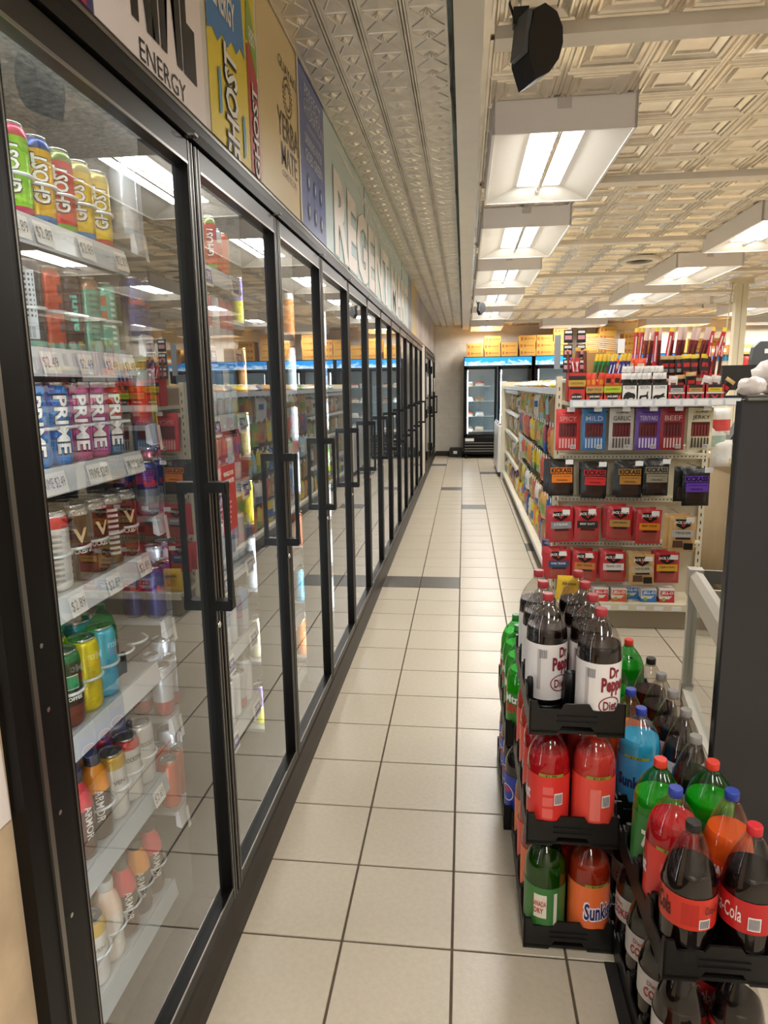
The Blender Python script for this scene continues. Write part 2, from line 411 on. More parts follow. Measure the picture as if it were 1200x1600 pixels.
# ------------------------------------------------------------------ wall of cooler doors
XD = -.632
SEAM = [.905, 1.63, 2.345, 3.055, 3.765, 4.50, 5.24, 5.99, 6.80, 7.60, 8.45, 9.35, 10.35]
NDOOR = ['nearest'] + ORD[1:11] + ['farthest']
def build_cooler():
    # kick plate, header and mullions
    f = T_('walk_in_cooler_surround', 'black metal surround of the long walk-in cooler with header and kick plate', 'cooler')
    MB().prism([(-.612, 0), (-.618, .03), (-.632, .085), (-.655, .105), (-.76, .105), (-.76, 0)], M_BRONZE, 'y', .2, BACK-.02).obj('kick_plate', f)
    hd = MB().prism([(-.66, 2.075), (-.618, 2.075), (-.620, 2.10), (-.620, 2.125), (-.626, 2.140), (-.70, 2.145), (-.70, 2.075)], M_BLACK, 'y', .82, SEAM[-1]+.05)
    hd.box(-.622, -.6185, .82, SEAM[-1]+.05, 2.120, 2.128, M_STEEL); hd.obj('header', f)
    mull = MB().box(-.748, -.662, -.028, .028, .10, 2.08, mat('mullion_black', '141312', .35))
    mm = mull.mesh('mullion'); led = MB().box(-.742, -.712, .0285, .034, .18, 2.02, M_LED).mesh('light_strip')
    for k, y in enumerate(SEAM):
        if k == 0: y += .0
        O('mullion', mm, f, (0, y, 0))
        O('light_strip', led, f, (0, y, 0))
    tl = mat('added_fill_glow', 'ffffff', .5, emit=(.92, .96, 1, 1), estr=LED*1.3)
    for k in range(12): MB().box(-.716, -.700, SEAM[k]+.05, SEAM[k+1]-.05, 2.098, 2.106, tl).obj('added_fill_strip', f)  # added glow strips, unseen behind the header, to brighten foil lining and drinks
    MB().box(-.735, -.615, .80, .905, .0, 2.145, M_BLACK).obj('end_post', f)
    MB().box(-.615, -.611, .842, .852, .0, 2.145, M_STEEL).obj('post_bead', f)
    for z in (.70, 1.05, 1.15, .88): MB().disc((-.6105, .87, z), .004, M_ALU, 'x', 10).obj('screw', f)
    # doors
    for k in range(12):
        y0, y1 = SEAM[k]+.004, SEAM[k+1]-.004
        if k == 0: y0 += .004
        t = T_('cooler_door', '%s tall black framed glass cooler door along the aisle' % NDOOR[k], 'cooler door', (0, y0, 0), group='row of glass cooler doors')
        W = y1-y0; s = .034
        for a, b in ((0, s), (W-s, W)):
            st = MB().box(-.658, -.628, a, b, .112, 2.07, M_BLACK)
            st.box(-.629, -.6265, a+.006, a+.009, .112, 2.07, M_STEEL).box(-.629, -.6265, b-.009, b-.006, .112, 2.07, M_STEEL)
            st.obj('stile', t)
        MB().box(-.658, -.628, s, W-s, 2.02, 2.07, mat('door_rail_bronze', '1f1c19', .36, .15)).box(-.629, -.6265, s, W-s, 2.018, 2.024, M_STEEL).obj('top_rail', t)
        MB().box(-.658, -.628, s, W-s, .112, .150, M_BLACK).box(-.629, -.6265, s, W-s, .146, .151, M_STEEL).obj('bottom_rail', t)
        MB().box(-.647, -.6465, s-.003, W-s+.003, .147, 2.023, M_GLASS).obj('glass_pane', t)
        hy = W-.02
        b = MB(); b.box(-.628, -.585, hy-.016, hy+.016, 1.262, 1.288, M_BLACK).box(-.628, -.585, hy-.016, hy+.016, .957, .983, M_BLACK)
        b.prism([(hy-.014, .96), (hy+.014, .96), (hy+.009, .99), (hy+.006, 1.05), (hy+.006, 1.20), (hy+.009, 1.26), (hy+.014, 1.285), (hy-.014, 1.285), (hy-.009, 1.26), (hy-.006, 1.20), (hy-.006, 1.05), (hy-.009, .99)], M_BLACK, 'x', -.595, -.582)
        b.obj('handle', t)
        MB().lathe([(.009, 0), (.009, .004), (.006, .006)], M_CHROME, 12).obj('lock', t, loc=(-.628, hy, .915), rot=(0, PI/2, 0))
        MB().box(-.63, -.60, W-.05, W-.03, 2.072, 2.078, M_CHROME).obj('hinge_clip', t)
    # interior shell
    iw = MB()
    iw.box(-1.66, -1.60, .3, SEAM[-1]+.1, 0, 2.4, M_DARK)
    iw.obj('cooler_back_wall', label='dull grey back wall inside the cooler behind the shelves', cat='cooler wall', kind='structure')
    MB().box(-1.66, -.67, .3, SEAM[-1]+.1, 2.20, 2.24, M_FOIL).obj('cooler_ceiling', label='crinkled silver insulation lining above the top cooler shelf', cat='cooler ceiling', kind='structure')
    MB().box(-1.66, -.70, .3, SEAM[-1]+.1, .085, .10, M_DARK).obj('cooler_floor', label='grey floor inside the cooler below the bottom shelf', cat='cooler floor', kind='structure')
    for y, n in ((.30, 'near'), (SEAM[-1]+.06, 'far')): MB().box(-1.66, -.67, y, y+.04, 0, 2.24, M_DARK).obj('cooler_end_wall', label='%s end wall inside the cooler' % n, cat='cooler wall', kind='structure')
    MB().box(-.72, -.637, SEAM[-1]+.05, 11.25, .1, 2.14, flat('d8cfc0')).obj('cooler_filler_panel', label='pale filler panel between the glass doors and the rear double door', cat='panel')
    MB().box(-.72, -.637, .2, .80, .1, 2.14, M_WOOD).obj('wood_end_panel', label='pale wood grain panel at the near end of the cooler doors', cat='panel')
    MB().quad([(-.634, .40, .92), (-.634, .795, .92), (-.634, .79, 1.12), (-.634, .40, 1.12)], flat('e6dcd6')).box(-.6365, -.6345, .4, .794, 1.12, 1.34, flat('e6dcd6')).obj('paper_notice', label='white paper notice taped on the wood panel at the left edge', cat='notice')
build_cooler()

def build_rear_door():
    # glass double door at the rear of the aisle
    f = MB().box(-.70, -.625, 11.22, 11.29, .1, 2.12, M_BLACK).box(-.70, -.625, 14.82, 14.90, .1, 2.12, M_BLACK).box(-.70, -.625, 11.29, 14.82, 2.06, 2.12, M_BLACK)
    f.obj('rear_door_frame', label='black frame around the rear double glass door', cat='door frame')
    dk = mat('rear_glass_dark', '5d5f5d', .08, coat=.3)
    for k, (a, b) in enumerate(((11.30, 13.05), (13.07, 14.81))):
        t = T_('rear_door', '%s leaf of the rear glass double door with black push bars' % ('near', 'far')[k], 'door', group='rear double door leaves')
        for y0, y1 in ((a, a+.07), (b-.07, b)): MB().box(-.67, -.628, y0, y1, .11, 2.05, M_BLACK).obj('stile', t)
        MB().box(-.665, -.63, a+.07, b-.07, .11, .2, M_BLACK).obj('bottom_rail', t)
        MB().box(-.665, -.63, a+.07, b-.07, 1.98, 2.05, M_BLACK).obj('top_rail', t)
        MB().box(-.655, -.648, a+.07, b-.07, .2, 1.98, dk).obj('glass_pane', t)
        for z in (.95, 1.28): MB().box(-.628, -.57, b-.25, b-.21, z-.015, z+.015, M_BLACK).obj('handle_bracket', t)
        MB().box(-.585, -.565, b-.25, b-.21, .93, 1.30, M_BLACK).obj('handle', t)
        for z in (.35, 1.05, 1.8): MB().box(-.628, -.605, a+.005, a+.10, z-.07, z+.07, M_BLACK).obj('hinge', t)
    for k, (y, z0, z1, n) in enumerate(((11.75, 1.36, 1.66, 'near leaf'), (13.3, 1.40, 1.74, 'middle'), (14.3, 1.38, 1.66, 'far leaf'), (13.0, 1.86, 1.98, 'top'))):
        MB().box(-.618, -.614, y-.16, y+.16, z0, z1, M_TICKET).obj('paper_sheet', label='white paper sheet taped to the %s of the rear double door' % n, cat='paper', group='papers on the rear door')
build_rear_door()

# ------------------------------------------------------------------ printed banners above the doors
XB = -.632
def build_banners():
    Z0, Z1 = 2.147, 2.735; ZM = (Z0+Z1)/2
    def panel(name, y0, y1, col, label):
        return MB().box(XB-.004, XB, y0, y1, Z0, Z1, mat('vinyl_'+col, col, .35)).obj(name, label=label, cat='banner', group='printed banners above the doors')
    e = .0015
    def P(y, z, d=1): return planeX(XB+e*d, y, z)
    b = panel('banner_panel', .45, 1.225, '3a3566', 'navy and magenta banner piece at the top left corner')
    MB().poly(P(0, 0), [(.9, Z0), (1.2, Z0), (1.18, Z0+.25), (1.0, Z0+.3)], flat('b5234f')).obj('artwork', b)
    b = panel('banner_panel', 1.228, 1.742, 'f0e6e6', 'white banner with giant black capitals for an energy drink')
    MB().text('PRIME', P(1.49, 2.455), .40, .48, M_INK, .05).obj('lettering', b)
    MB().text('ENERGY', P(1.505, 2.17), .225, .040, M_INK, 0).obj('lettering', b)
    b = panel('banner_panel', 1.742, 2.215, 'd9d4cc', 'bright yellow and red banner showing two drink cans')
    a = MB(); a.rect(P(0, 0), 1.775, 2.195, Z0, Z1, flat('e6d034'))
    zig = [(1.776, 2.385)] + [(1.776+.3*i/8, 2.375+.11*i/8*.6+(.018 if i % 2 else -.006)) for i in range(1, 9)]
    a.poly(P(0, 0, 2), zig + [(2.06, 2.60), (2.0, 2.70), (1.95, Z1), (1.776, Z1)], flat('4b86c5'))
    a.poly(P(0, 0, 2), [(2.10, Z0), (2.195, Z0), (2.195, 2.42), (2.12, 2.50), (2.095, 2.49)], flat('b8352f'))
    a.poly(P(0, 0, 2), [(2.097, 2.50), (2.12, 2.51), (2.195, 2.43), (2.195, 2.52), (2.14, 2.62), (2.11, 2.61)], flat('8fae4c'))
    a.obj('artwork', b)
    l = MB(); l.text('ENERGY', P(1.91, 2.50, 3), .17, .075, flat('efece6'), .03, .1).text('ENERGY', P(2.15, 2.525, 3), .06, .045, flat('efece6'), .02)
    l.text('GHOST', P(1.935, 2.255, 3), .30, .11, M_INK, .07, rot=1).text('GHOST', P(1.935, 2.255, 4), .30, .10, flat('efece6'), .02, rot=1)
    l.text('GHOST', P(2.15, 2.27, 3), .26, .055, M_INK, .07, rot=1).text('GHOST', P(2.15, 2.27, 4), .26, .05, flat('efece6'), .02, rot=1)
    for (y, z) in ((1.85, 2.27), (2.04, 2.22)): l.poly(P(y, z, 3), [(-.012, -.06), (.006, -.05), (.012, .02), (.004, .06), (-.012, .05)], flat('5b9bd0'))
    l.text('XX', P(2.07, 2.71, 3), .14, .07, flat('3a241a'), .05)
    l.obj('lettering', b)
    b = panel('banner_panel', 2.218, 2.735, 'dcc48c', 'tan banner with brown lettering for a herbal tea drink')
    l = MB(); br = flat('4a2e22')
    l.text('GUAYAKÍ', P(2.585, 2.615), .25, .045, br, 0).text('YERBA', P(2.57, 2.41), .29, .085, br, .005).text('MATE', P(2.575, 2.315), .22, .075, br, .005).text('COME TO LIFE', P(2.565, 2.252), .20, .02, br, 0)
    for r, n in ((.062, 24), (.04, 16)):
        for i in range(n):
            t = 2*PI*i/n; y, z = 2.575+r*.95*math.cos(t), 2.525+r*math.sin(t)
            l.poly(P(y, z), [(-.005, -.005), (.006, -.004), (.004, .006), (-.006, .004)], br)
    l.obj('lettering', b)
    MB().rect(P(0, 0, 2), 2.722, 2.745, Z0, Z1, flat('ddd6c8')).obj('border_stripe', b)
    b = panel('banner_panel', 2.745, 3.225, '5062a4', 'blue banner with white lettering and round icons')
    l = MB(); wh = flat('c9cede')
    l.text('PERFECT', P(3.0, 2.665), .30, .05, wh, .005).text('HYDRATION', P(3.02, 2.60), .36, .05, wh, .005).text('ALKALINE WATER', P(3.02, 2.545), .28, .02, wh, 0)
    l.text('DRINKING WATER', P(3.0, 2.49), .32, .04, wh, .02).text('GOES GREEN', P(3.0, 2.43), .32, .045, wh, .02)
    l.poly(P(3.0, 2.633), [(-.15, -.002), (.15, -.002), (.15, .002), (-.15, .002)], wh)
    dn = flat('1e2a5c')
    for i in range(3):
        for j in range(2):
            l.disc((XB+e, 2.88+i*.12, 2.33-j*.11), .026, dn, 'x', 16, .036); l.disc((XB+2*e, 2.88+i*.12, 2.33-j*.11), .010, wh, 'x', 6, .022)
    l.obj('lettering', b)
    # long teal banner
    b = panel('banner_panel', 3.225, 7.9, 'c2d6d6', 'long pale teal banner with giant cream capitals of the shop name')
    l = MB(); cr = flat('f2eae4')
    l.text('REGENT MART', P(5.6, 2.355, 2), 4.35, .41, cr, .035)
    l.text('WELCOME TO', P(5.6, 2.645), 2.6, .08, cr, 0)
    l.rect(P(0, 0), 3.5, 4.2, 2.665, 2.68, cr); l.rect(P(0, 0), 7.0, 7.7, 2.665, 2.68, cr)
    sh = flat('90acac')
    l.text('REGENT MART', P(5.61, 2.350), 4.40, .43, sh, .055)
    l.obj('lettering', b)
    MB().box(XB, XB+.002, 4.475, 4.481, Z0, Z1, M_INK).box(XB, XB+.002, 7.08, 7.086, Z0, Z1, M_INK).obj('seam', b)
    for y0, y1, c, n in ((7.903, 8.35, '6f86ad', 'dusty blue'), (8.353, 9.1, 'cdb35c', 'mustard yellow'), (9.103, 9.7, 'b9a38f', 'beige'), (9.703, 10.4, '8d8ba2', 'greyish lilac'), (10.403, 11.6, 'aaa6a4', 'pale grey'), (11.603, 13.2, '9a9aa3', 'cool grey'), (13.203, 14.92, 'b0aba6', 'warm grey')):
        b = panel('banner_panel', y0, y1, c, '%s banner section toward the far end of the doors' % n)
        a = MB(); c2 = flat('d6cfc4')
        for q in range(3): a.rect(P(0, 0), y0+.1+q*.16, y0+.16+q*.16, Z0+.1, Z1-.12-.06*q, c2)
        a.obj('artwork', b)
build_banners()
# ------------------------------------------------------------------ drink cans and cooler shelves
CAN_M = {}
def lid_mesh(r):
    k = ('lid', r)
    if k not in CAN_M:
        b = MB().lathe([(r*.80, -.003), (r*.84, .0), (r*.82, .0025), (r*.76, .0025), (r*.74, -.002)], M_ALU, 20, cap0=False)
        b.box(-r*.12, r*.12, -r*.1, r*.45, -.001, .0005, M_STEEL); CAN_M[k] = b.mesh('lid')
    return CAN_M[k]
def can_body(kind, r, H, bands):
    k = ('body', kind)
    if k not in CAN_M:
        bs = [(z*H, mat('can_'+c, c, .26, .35)) for z, c in bands]
        zs = sorted(set([.016, H*.88] + [z for z, _ in bs if .016 < z < H*.88]))
        prof = [(r*.74, 0), (r*.93, .007)] + [(r, z) for z in zs] + [(r*.93, H*.945), (r*.82, H*.985)]
        CAN_M[k] = MB().lathe(prof, bs[0][1], 22, bands=bs).mesh('body')
    return CAN_M[k]
def can_text(kind, r, H, txt):
    k = ('text', kind)
    if k not in CAN_M:
        b = MB()
        for (s, col, ang, zc, wd, ht, rot, out) in txt:
            rr = r+.0006; mp = wrap(rr, math.radians(ang), zc*H)
            if out: b.text(s, wrap(rr, math.radians(ang), zc*H), wd*1.06, ht*1.12, flat(out), .06, rot=rot, fine=True); mp = wrap(rr+.0006, math.radians(ang), zc*H)
            if s == '#':
                for i in range(9): b.rect(mp, -wd/2, wd/2, -ht/2+ht*i/9, -ht/2+ht*(i+.5)/9, flat(col), 4)
            elif s == '[]': b.rect(mp, -wd/2, wd/2, -ht/2, ht/2, flat(col), 5)
            else: b.text(s, mp, wd, ht, flat(col), .03, rot=rot, fine=True)
        CAN_M[k] = b.mesh('lettering')
    return CAN_M[k]
# kind: radius, height, bands bottom-up (share of height, colour), lettering, description
R1, H1 = .0332, .158
def G(c, foot, top): return (R1, H1, [(.13, foot), (.86, c), (1, top)], [('GHOST', 'f2f0ea', -38, .53, .085, .03, 1, '1b1712')])
KIND = {
 'green': G('7fd01f', '3f9a4c', '3f9a5a') + ('lime green',), 'greenpink': G('86cf1d', 'd6216a', 'c2254f') + ('lime green pink-footed',),
 'yellowblue': G('e9b516', '2f7fc6', '2b4f8c') + ('golden yellow blue-topped',), 'redgreen': G('d83a3a', '79b94a', '8a9a58') + ('coral red green-topped',),
 'yellowb2': G('e8c11c', '2f86d0', 'b5a55a') + ('yellow blue-footed',), 'yellowr': G('ecc816', 'cf3030', 'cdb34e') + ('bright yellow red-footed',),
 'navy': (.0335, .158, [(.1, '7bbcab'), (1, '2b3548')], [('[]', 'c4ccd2', -45, .5, .034, .12, 0, None), ('#', '39404c', -45, .62, .028, .08, 0, None), ('#', '39404c', -45, .2, .02, .02, 0, None)], 'navy nutrition-panel'),
 'steel': (.0335, .158, [(1, '77808a')], [('[]', 'b9c2c8', -45, .55, .034, .12, 0, None), ('#', '4a525e', -45, .6, .028, .08, 0, None)], 'grey nutrition-panel'),
 'coral': (.029, .157, [(.1, '6fb3a0'), (1, 'c8452f')], [('[]', '2b2a4a', -20, .3, .010, .02, 0, None), ('[]', '2b2a4a', -20, .52, .010, .02, 0, None), ('[]', '2b2a4a', -20, .74, .010, .02, 0, None)], 'coral orange slim'),
 'plum': (.029, .157, [(.12, '6fb3a0'), (1, '3d2c3a')], [('alani', '62cfc0', -20, .5, .07, .016, 1, None)], 'dark plum slim'),
 'teal': (.029, .157, [(.06, 'b4b0a0'), (.85, '7fc3b0'), (1, 'b08a72')], [('#', '51726a', -30, .5, .028, .1, 0, None)], 'pale teal slim'),
 'mint': (.029, .157, [(.06, 'b4b0a0'), (1, '6fbfae')], [('[]', 'd06a45', -50, .75, .012, .02, 0, None), ('[]', 'd06a45', -50, .55, .012, .02, 0, None), ('#', 'dfe6e0', -10, .5, .012, .11, 0, None)], 'mint green slim'),
}
for n, c, c2, d in (('pred', 'c93a3a', 'c93a3a', 'red'), ('pblue', '1f86d8', '1f86d8', 'bright blue'), ('ppink', 'cf6a9a', 'cf6a9a', 'pink'), ('pduo', 'd6452f', '2d6f9c', 'red and blue')):
    KIND[n] = (.0295, .158, [(.3, c2), (.5, 'c9c4c0' if n == 'pduo' else c2), (1, c)], [('PRIME', 'f4f4f4', -34, .5, .112, .028, 3, '14141a')], d+' slim')
BT = [('BUCKED UP', 'd9d3c8', -30, .42, .06, .012, 0, None), ('V', 'c9b08a', -30, .62, .03, .03, 0, None), ('SUGAR FREE', 'd9d3c8', -30, .9, .04, .006, 0, None)]
KIND.update({
 'buck': (R1, H1, [(.9, '3a2320'), (1, '8f8a86')], BT, 'dark brown'), 'buck2': (R1, H1, [(.25, '6e4a30'), (.9, '332019'), (1, '8f8a86')], BT, 'brown chocolate-footed'),
 'buckn': (R1, H1, [(.9, '45302b'), (1, '9c9690')], [('#', 'cfc8c2', -35, .5, .03, .11, 0, None)], 'brown nutrition-panel'),
 'cook': (R1, H1, [(.72, 'e3c61d'), (1, '9a6a3c')], [('YE', 'f1eee0', -40, .5, .03, .03, 0, '5d3413'), ('TH', 'f1eee0', -40, .8, .03, .015, 0, None)], 'yellow lettered'),
 'whitered': (R1, H1, [(.80, 'd6d3cf'), (.93, 'c9323a'), (1, 'd0cec9')], [('#', '8d8a86', -40, .45, .034, .1, 0, None)], 'white red-topped'),
 'dkgreen': (R1, H1, [(.7, '8a9a2a'), (1, '2f6a3a')], [], 'olive green'), 'coffee': (R1, H1, [(.3, '7a4030'), (.9, '3a2a22'), (1, '3c6a48')], [('[]', '2c7a4e', -25, .62, .026, .026, 0, 'e8e8e0'), ('COFFEE', 'e8e4d8', -25, .40, .04, .008, 0, None)], 'dark coffee'),
 'lemon': (R1, H1, [(1, 'e6cf2a')], [('#', 'a6901a', -25, .5, .02, .05, 0, None)], 'lemon yellow'), 'sky': (R1, H1, [(1, '5fb7d8')], [('#', '3a86a6', -25, .5, .02, .05, 0, None)], 'sky blue'),
 'aqua': (R1, H1, [(1, '1f8fb8')], [], 'turquoise'), 'orangec': (R1, H1, [(1, 'd8643c')], [], 'orange'), 'cream': (R1, H1, [(1, 'cfc3a0')], [], 'cream'),
 'rock': (R1, H1, [(.85, 'd5d2ce'), (1, 'c23a3a')], [('ROCKSTAR', '2a2a2a', -30, .7, .05, .012, 0, None)], 'white red-rimmed'), 'rockw': (R1, H1, [(1, 'd0cecb')], [('ROCKSTAR', '55504c', -30, .7, .05, .012, 0, None)], 'plain white'),
 'gold': (R1, H1, [(.8, 'd3d0cb'), (1, 'c8a03a')], [('VEN', '4c4a46', -30, .6, .03, .01, 0, None)], 'white gold-rimmed'),
 'rbull': (.0265, .135, [(.5, '8f99a8'), (1, '2e3f8c')], [('RedBull', 'c8303a', -20, .6, .045, .016, 0, None)], 'blue and silver slim'), 'rbnavy': (.0265, .135, [(1, '2b3a86')], [('RedBull', 'd2434a', -20, .6, .045, .016, 0, None)], 'navy slim'),
 'rbred': (.0265, .135, [(.7, 'd2482a'), (1, 'd8dade')], [], 'red and silver slim'), 'rbyel': (.0265, .135, [(.7, 'e6cc1a'), (1, 'd8dade')], [], 'yellow and silver slim'), 'rbgrn': (.0265, .135, [(.7, '5fae5a'), (1, 'd8dade')], [], 'green and silver slim'),
 'rbsil': (.0265, .135, [(.3, 'b03038'), (1, 'c4cad4')], [], 'silver red-footed slim'), 'rbor': (.0265, .135, [(1, 'cf5a34')], [], 'orange slim'), 'rbwhite': (.029, .157, [(1, 'dfe4ea')], [], 'shiny white slim'),
 'rbpink': (.029, .157, [(.4, 'dfe0e6'), (1, 'c46a7c')], [], 'pink and white slim'), 'rbblue': (.029, .157, [(.5, 'd5dde6'), (1, '7fa5cf')], [], 'pale blue slim'),
 'tan': (.031, .157, [(1, 'd9bf86')], [], 'pale tan'), 'yelpur': (.031, .157, [(.5, 'd8cf3a'), (1, '6a5a9a')], [('UP', '46462a', -15, .5, .05, .03, 1, None)], 'yellow and purple'), 'peach': (.031, .157, [(1, 'd89a5a')], [], 'peach orange')})
BOTTLE_P = [(.024, 0), (.030, .004), (.0325, .02), (.031, .05), (.0325, .08), (.0325, .115), (.031, .13), (.024, .155), (.0165, .168), (.0165, .175)]
def sport_bottle(kind):
    k = ('sb', kind)
    if k not in CAN_M:
        c, capc, top, txt = {'armo': ('3f2f2a', '4a4540', 'd98a2a', 'ARMOR'), 'armr': ('4a2b28', '4a4540', 'c9434a', 'ARMOR'), 'armw': ('cfc6bb', 'b9b6b0', 'dfc2ad', 'FAST TWITCH'), 'water': ('cfd8de', 'e8ecee', 'dfe6ea', 'H2O'), 'juice': ('d87a2a', 'e0e0e0', 'd87a2a', 'JUICE')}[kind]
        b = MB().lathe(BOTTLE_P, mat('pet_'+c, c, .2), 20, bands=[(.115, mat('pet_'+c, c, .2)), (.2, mat('pet_'+top, top, .2))])
        cp = MB().lathe([(.0175, .172), (.018, .174), (.018, .194), (.0165, .197)], mat('cap_'+capc, capc, .4), 18)
        l = MB().text(txt, wrap(.0335, math.radians(-30), .085), .075, .018, flat('d8d2ca'), .01, rot=3, fine=True)
        CAN_M[k] = (b.mesh('body'), cp.mesh('cap'), l.mesh('lettering'))
    return CAN_M[k]
DEPTH = ['front', 'second-deep', 'third-deep', 'fourth-deep']
def put(kind, x, y, z, label, parts=True, rz=None, grp='drinks on the cooler shelves'):
    rz = random.uniform(-.3, .3) if rz is None else rz
    if kind in ('armo', 'armr', 'armw', 'water', 'juice'):
        bd, cp, lt = sport_bottle(kind)
        t = T_('drink_bottle', label, 'bottle', (x, y, z), (0, 0, rz), grp)
        o = O('body', bd, t); O('cap', cp, t); O('lettering', lt, o); return
    r, H, bands, txt, d = KIND[kind]
    bm_ = can_body(kind, r, H, bands)
    t = T_('drink_can', label, 'can', (x, y, z), (0, 0, rz), grp)
    o = O('body', bm_, t)
    if parts and txt: O('lettering', can_text(kind, r, H, txt), o)
    O('lid', lid_mesh(r), t, (0, 0, H))
def desc(kind):
    return {'armo': 'dark bottle with orange shoulder', 'armr': 'dark bottle with red shoulder', 'armw': 'white bottle with grey cap', 'water': 'clear water bottle', 'juice': 'orange juice bottle'}.get(kind) or KIND[kind][4]+' can'

def shelf(y0, y1, z, label, tags=(), white=True, tabs=(), r=.036, lit=False):
    t = T_('cooler_shelf', label, 'shelf', (0, 0, z), group='cooler shelves')
    MB().box(-1.32, -.765, y0, y1, -.012, 0, mat('shelf_tray', 'b9bcbd', .35, .3)).obj('tray', t)
    mr = M_RAIL if white else mat('clear_rail', 'aeb6ba', .15)
    MB().prism([(-.765, -.002), (-.765, -.042), (-.752, -.048), (-.748, -.044), (-.756, .004)], mr, 'y', y0, y1).obj('price_rail', t)
    MB().prism([(-.765, -.013), (-1.0, -.013), (-.765, -.046)], mat('bracket_grey', '8b8d8e', .4), 'y', y1-.006, y1-.003).obj('end_bracket', t)
    for (yc, s, big) in tags:
        g = MB(); W = .085 if big else .055
        mp = lambda a, b, yc=yc: (-.7470+(.0052 if b > -.02 else 0)*0-(.0042*(b+.024)/.02), yc+a, b)
        g.rect(mp, -W/2, W/2, -.043, -.004, M_TICKET)
        mp2 = lambda a, b, yc=yc: (-.7462-(.0042*b/.02), yc+a, b-.024)
        g.text(s, mp2, W*.85, .022, flat('6d6a68'), -.01); g.obj('price_tag', t)
    for y in tabs:
        p = [(-.80+r*math.cos(a)*1.0, y+r*math.sin(a), .074) for a in [(-1.35+2.7*i/8) for i in range(9)]]
        MB().tube(p, .0035, M_TAB, 5).obj('retainer_lip', t)
    return t

def fill(kinds, ys, z, shelfname, depth=1, dx=.07, x0=-.80):
    for d in range(depth):
        for i, (k, y) in enumerate(zip(kinds, ys)):
            if k is None: continue
            put(k, x0-d*dx, y, z, '%s, %s from the left, %s, %s row' % (desc(k), ORD[i], shelfname, DEPTH[d]), parts=True)

def build_bay0():
    ya, yb = .935, 1.512
    ys = [.99, 1.06, 1.13, 1.20, 1.27, 1.34, 1.41, 1.48]
    S = [(1.815, 'top'), (1.590, 'second'), (1.372, 'third'), (1.128, 'fourth'), (.845, 'fifth'), (.545, 'sixth'), (.235, 'bottom')]
    pr = ['$2.89', '$2.89', '$2.89', '$2.89']
    tg = [(1.13, '$2.89', 0), (1.20, '$2.89', 0), (1.34, '$2.89', 0), (1.48, '$2.89', 0)]
    shelf(ya, yb, S[0][0], 'topmost cooler shelf with bright energy drink cans behind the nearest door', tg, tabs=ys)
    fill(['green', 'greenpink', 'green', 'greenpink', 'yellowblue', 'redgreen', 'yellowb2', 'yellowr'], ys, S[0][0], 'top cooler shelf', 2)
    shelf(ya, yb, S[1][0], 'second cooler shelf from top holding dark and teal slim cans', [(1.10, '$2.49', 0), (1.18, '$2.49', 0), (1.30, '$2.49', 0), (1.40, '$2.49', 0), (1.48, '$2.49', 0)], tabs=ys)
    fill(['steel', 'steel', 'steel', 'navy', 'coral', 'plum', 'teal', 'mint'], ys, S[1][0], 'second cooler shelf', 2)
    shelf(ya, yb, S[2][0], 'third cooler shelf from top holding blue and pink cans', [(1.15, 'PRIME $2.49', 1), (1.31, 'PRIME $2.49', 1), (1.465, 'PRIME $2.49', 1)], tabs=ys)
    fill(['pred', 'pred', 'pred', 'pblue', 'pblue', 'ppink', 'ppink', 'pduo'], [.99, 1.055, 1.12, 1.185, 1.255, 1.33, 1.40, 1.465], S[2][0], 'third cooler shelf', 2)
    shelf(ya, yb, S[3][0], 'fourth cooler shelf from top holding dark brown cans', [(1.19, '$2.89', 0), (1.33, '$2.89', 0), (1.47, '$2.89', 0)], tabs=ys)
    fill(['cook', 'cook', 'cook', 'whitered', 'buck', 'buck2', 'buckn', 'buck2'], [.99, 1.06, 1.13, 1.205, 1.28, 1.352, 1.42, 1.485], S[3][0], 'fourth cooler shelf', 3)
    shelf(ya, yb, S[4][0], 'fifth cooler shelf from top holding coffee and lemon cans', [], tabs=ys)
    fill(['cream', 'cream', 'cream', 'coffee', 'lemon', 'sky', None, None], ys, S[4][0], 'fifth cooler shelf', 1)
    for i, (k, x, y) in enumerate((('dkgreen', -.87, 1.20), ('dkgreen', -.87, 1.13), ('orangec', -.94, 1.30), ('aqua', -.94, 1.37), ('aqua', -.87, 1.37), ('lemon', -.87, 1.27))):
        put(k, x, y, S[4][0], '%s standing in the rear on the fifth cooler shelf, %s of six' % (desc(k), ORD[i]))
    shelf(ya, yb, S[5][0], 'sixth cooler shelf from top holding white cans and orange capped bottles', [(1.45, '$2.89', 0)], False, tabs=ys[4:])
    fill(['armr', 'armr', 'armr', 'armr', 'armo', 'gold', 'rock', 'rockw'], [.985, 1.055, 1.125, 1.195, 1.265, 1.335, 1.405, 1.475], S[5][0], 'sixth cooler shelf', 2)
    shelf(ya, yb, S[6][0], 'bottom cooler shelf holding sports drink bottles', [], False, tabs=ys[2:])
    fill(['rockw', 'rockw', 'rockw', 'gold', 'armw', 'armr', 'armo', 'armr'], [.985, 1.055, 1.125, 1.195, 1.265, 1.335, 1.405, 1.475], S[6][0], 'bottom cooler shelf', 2)
build_bay0()

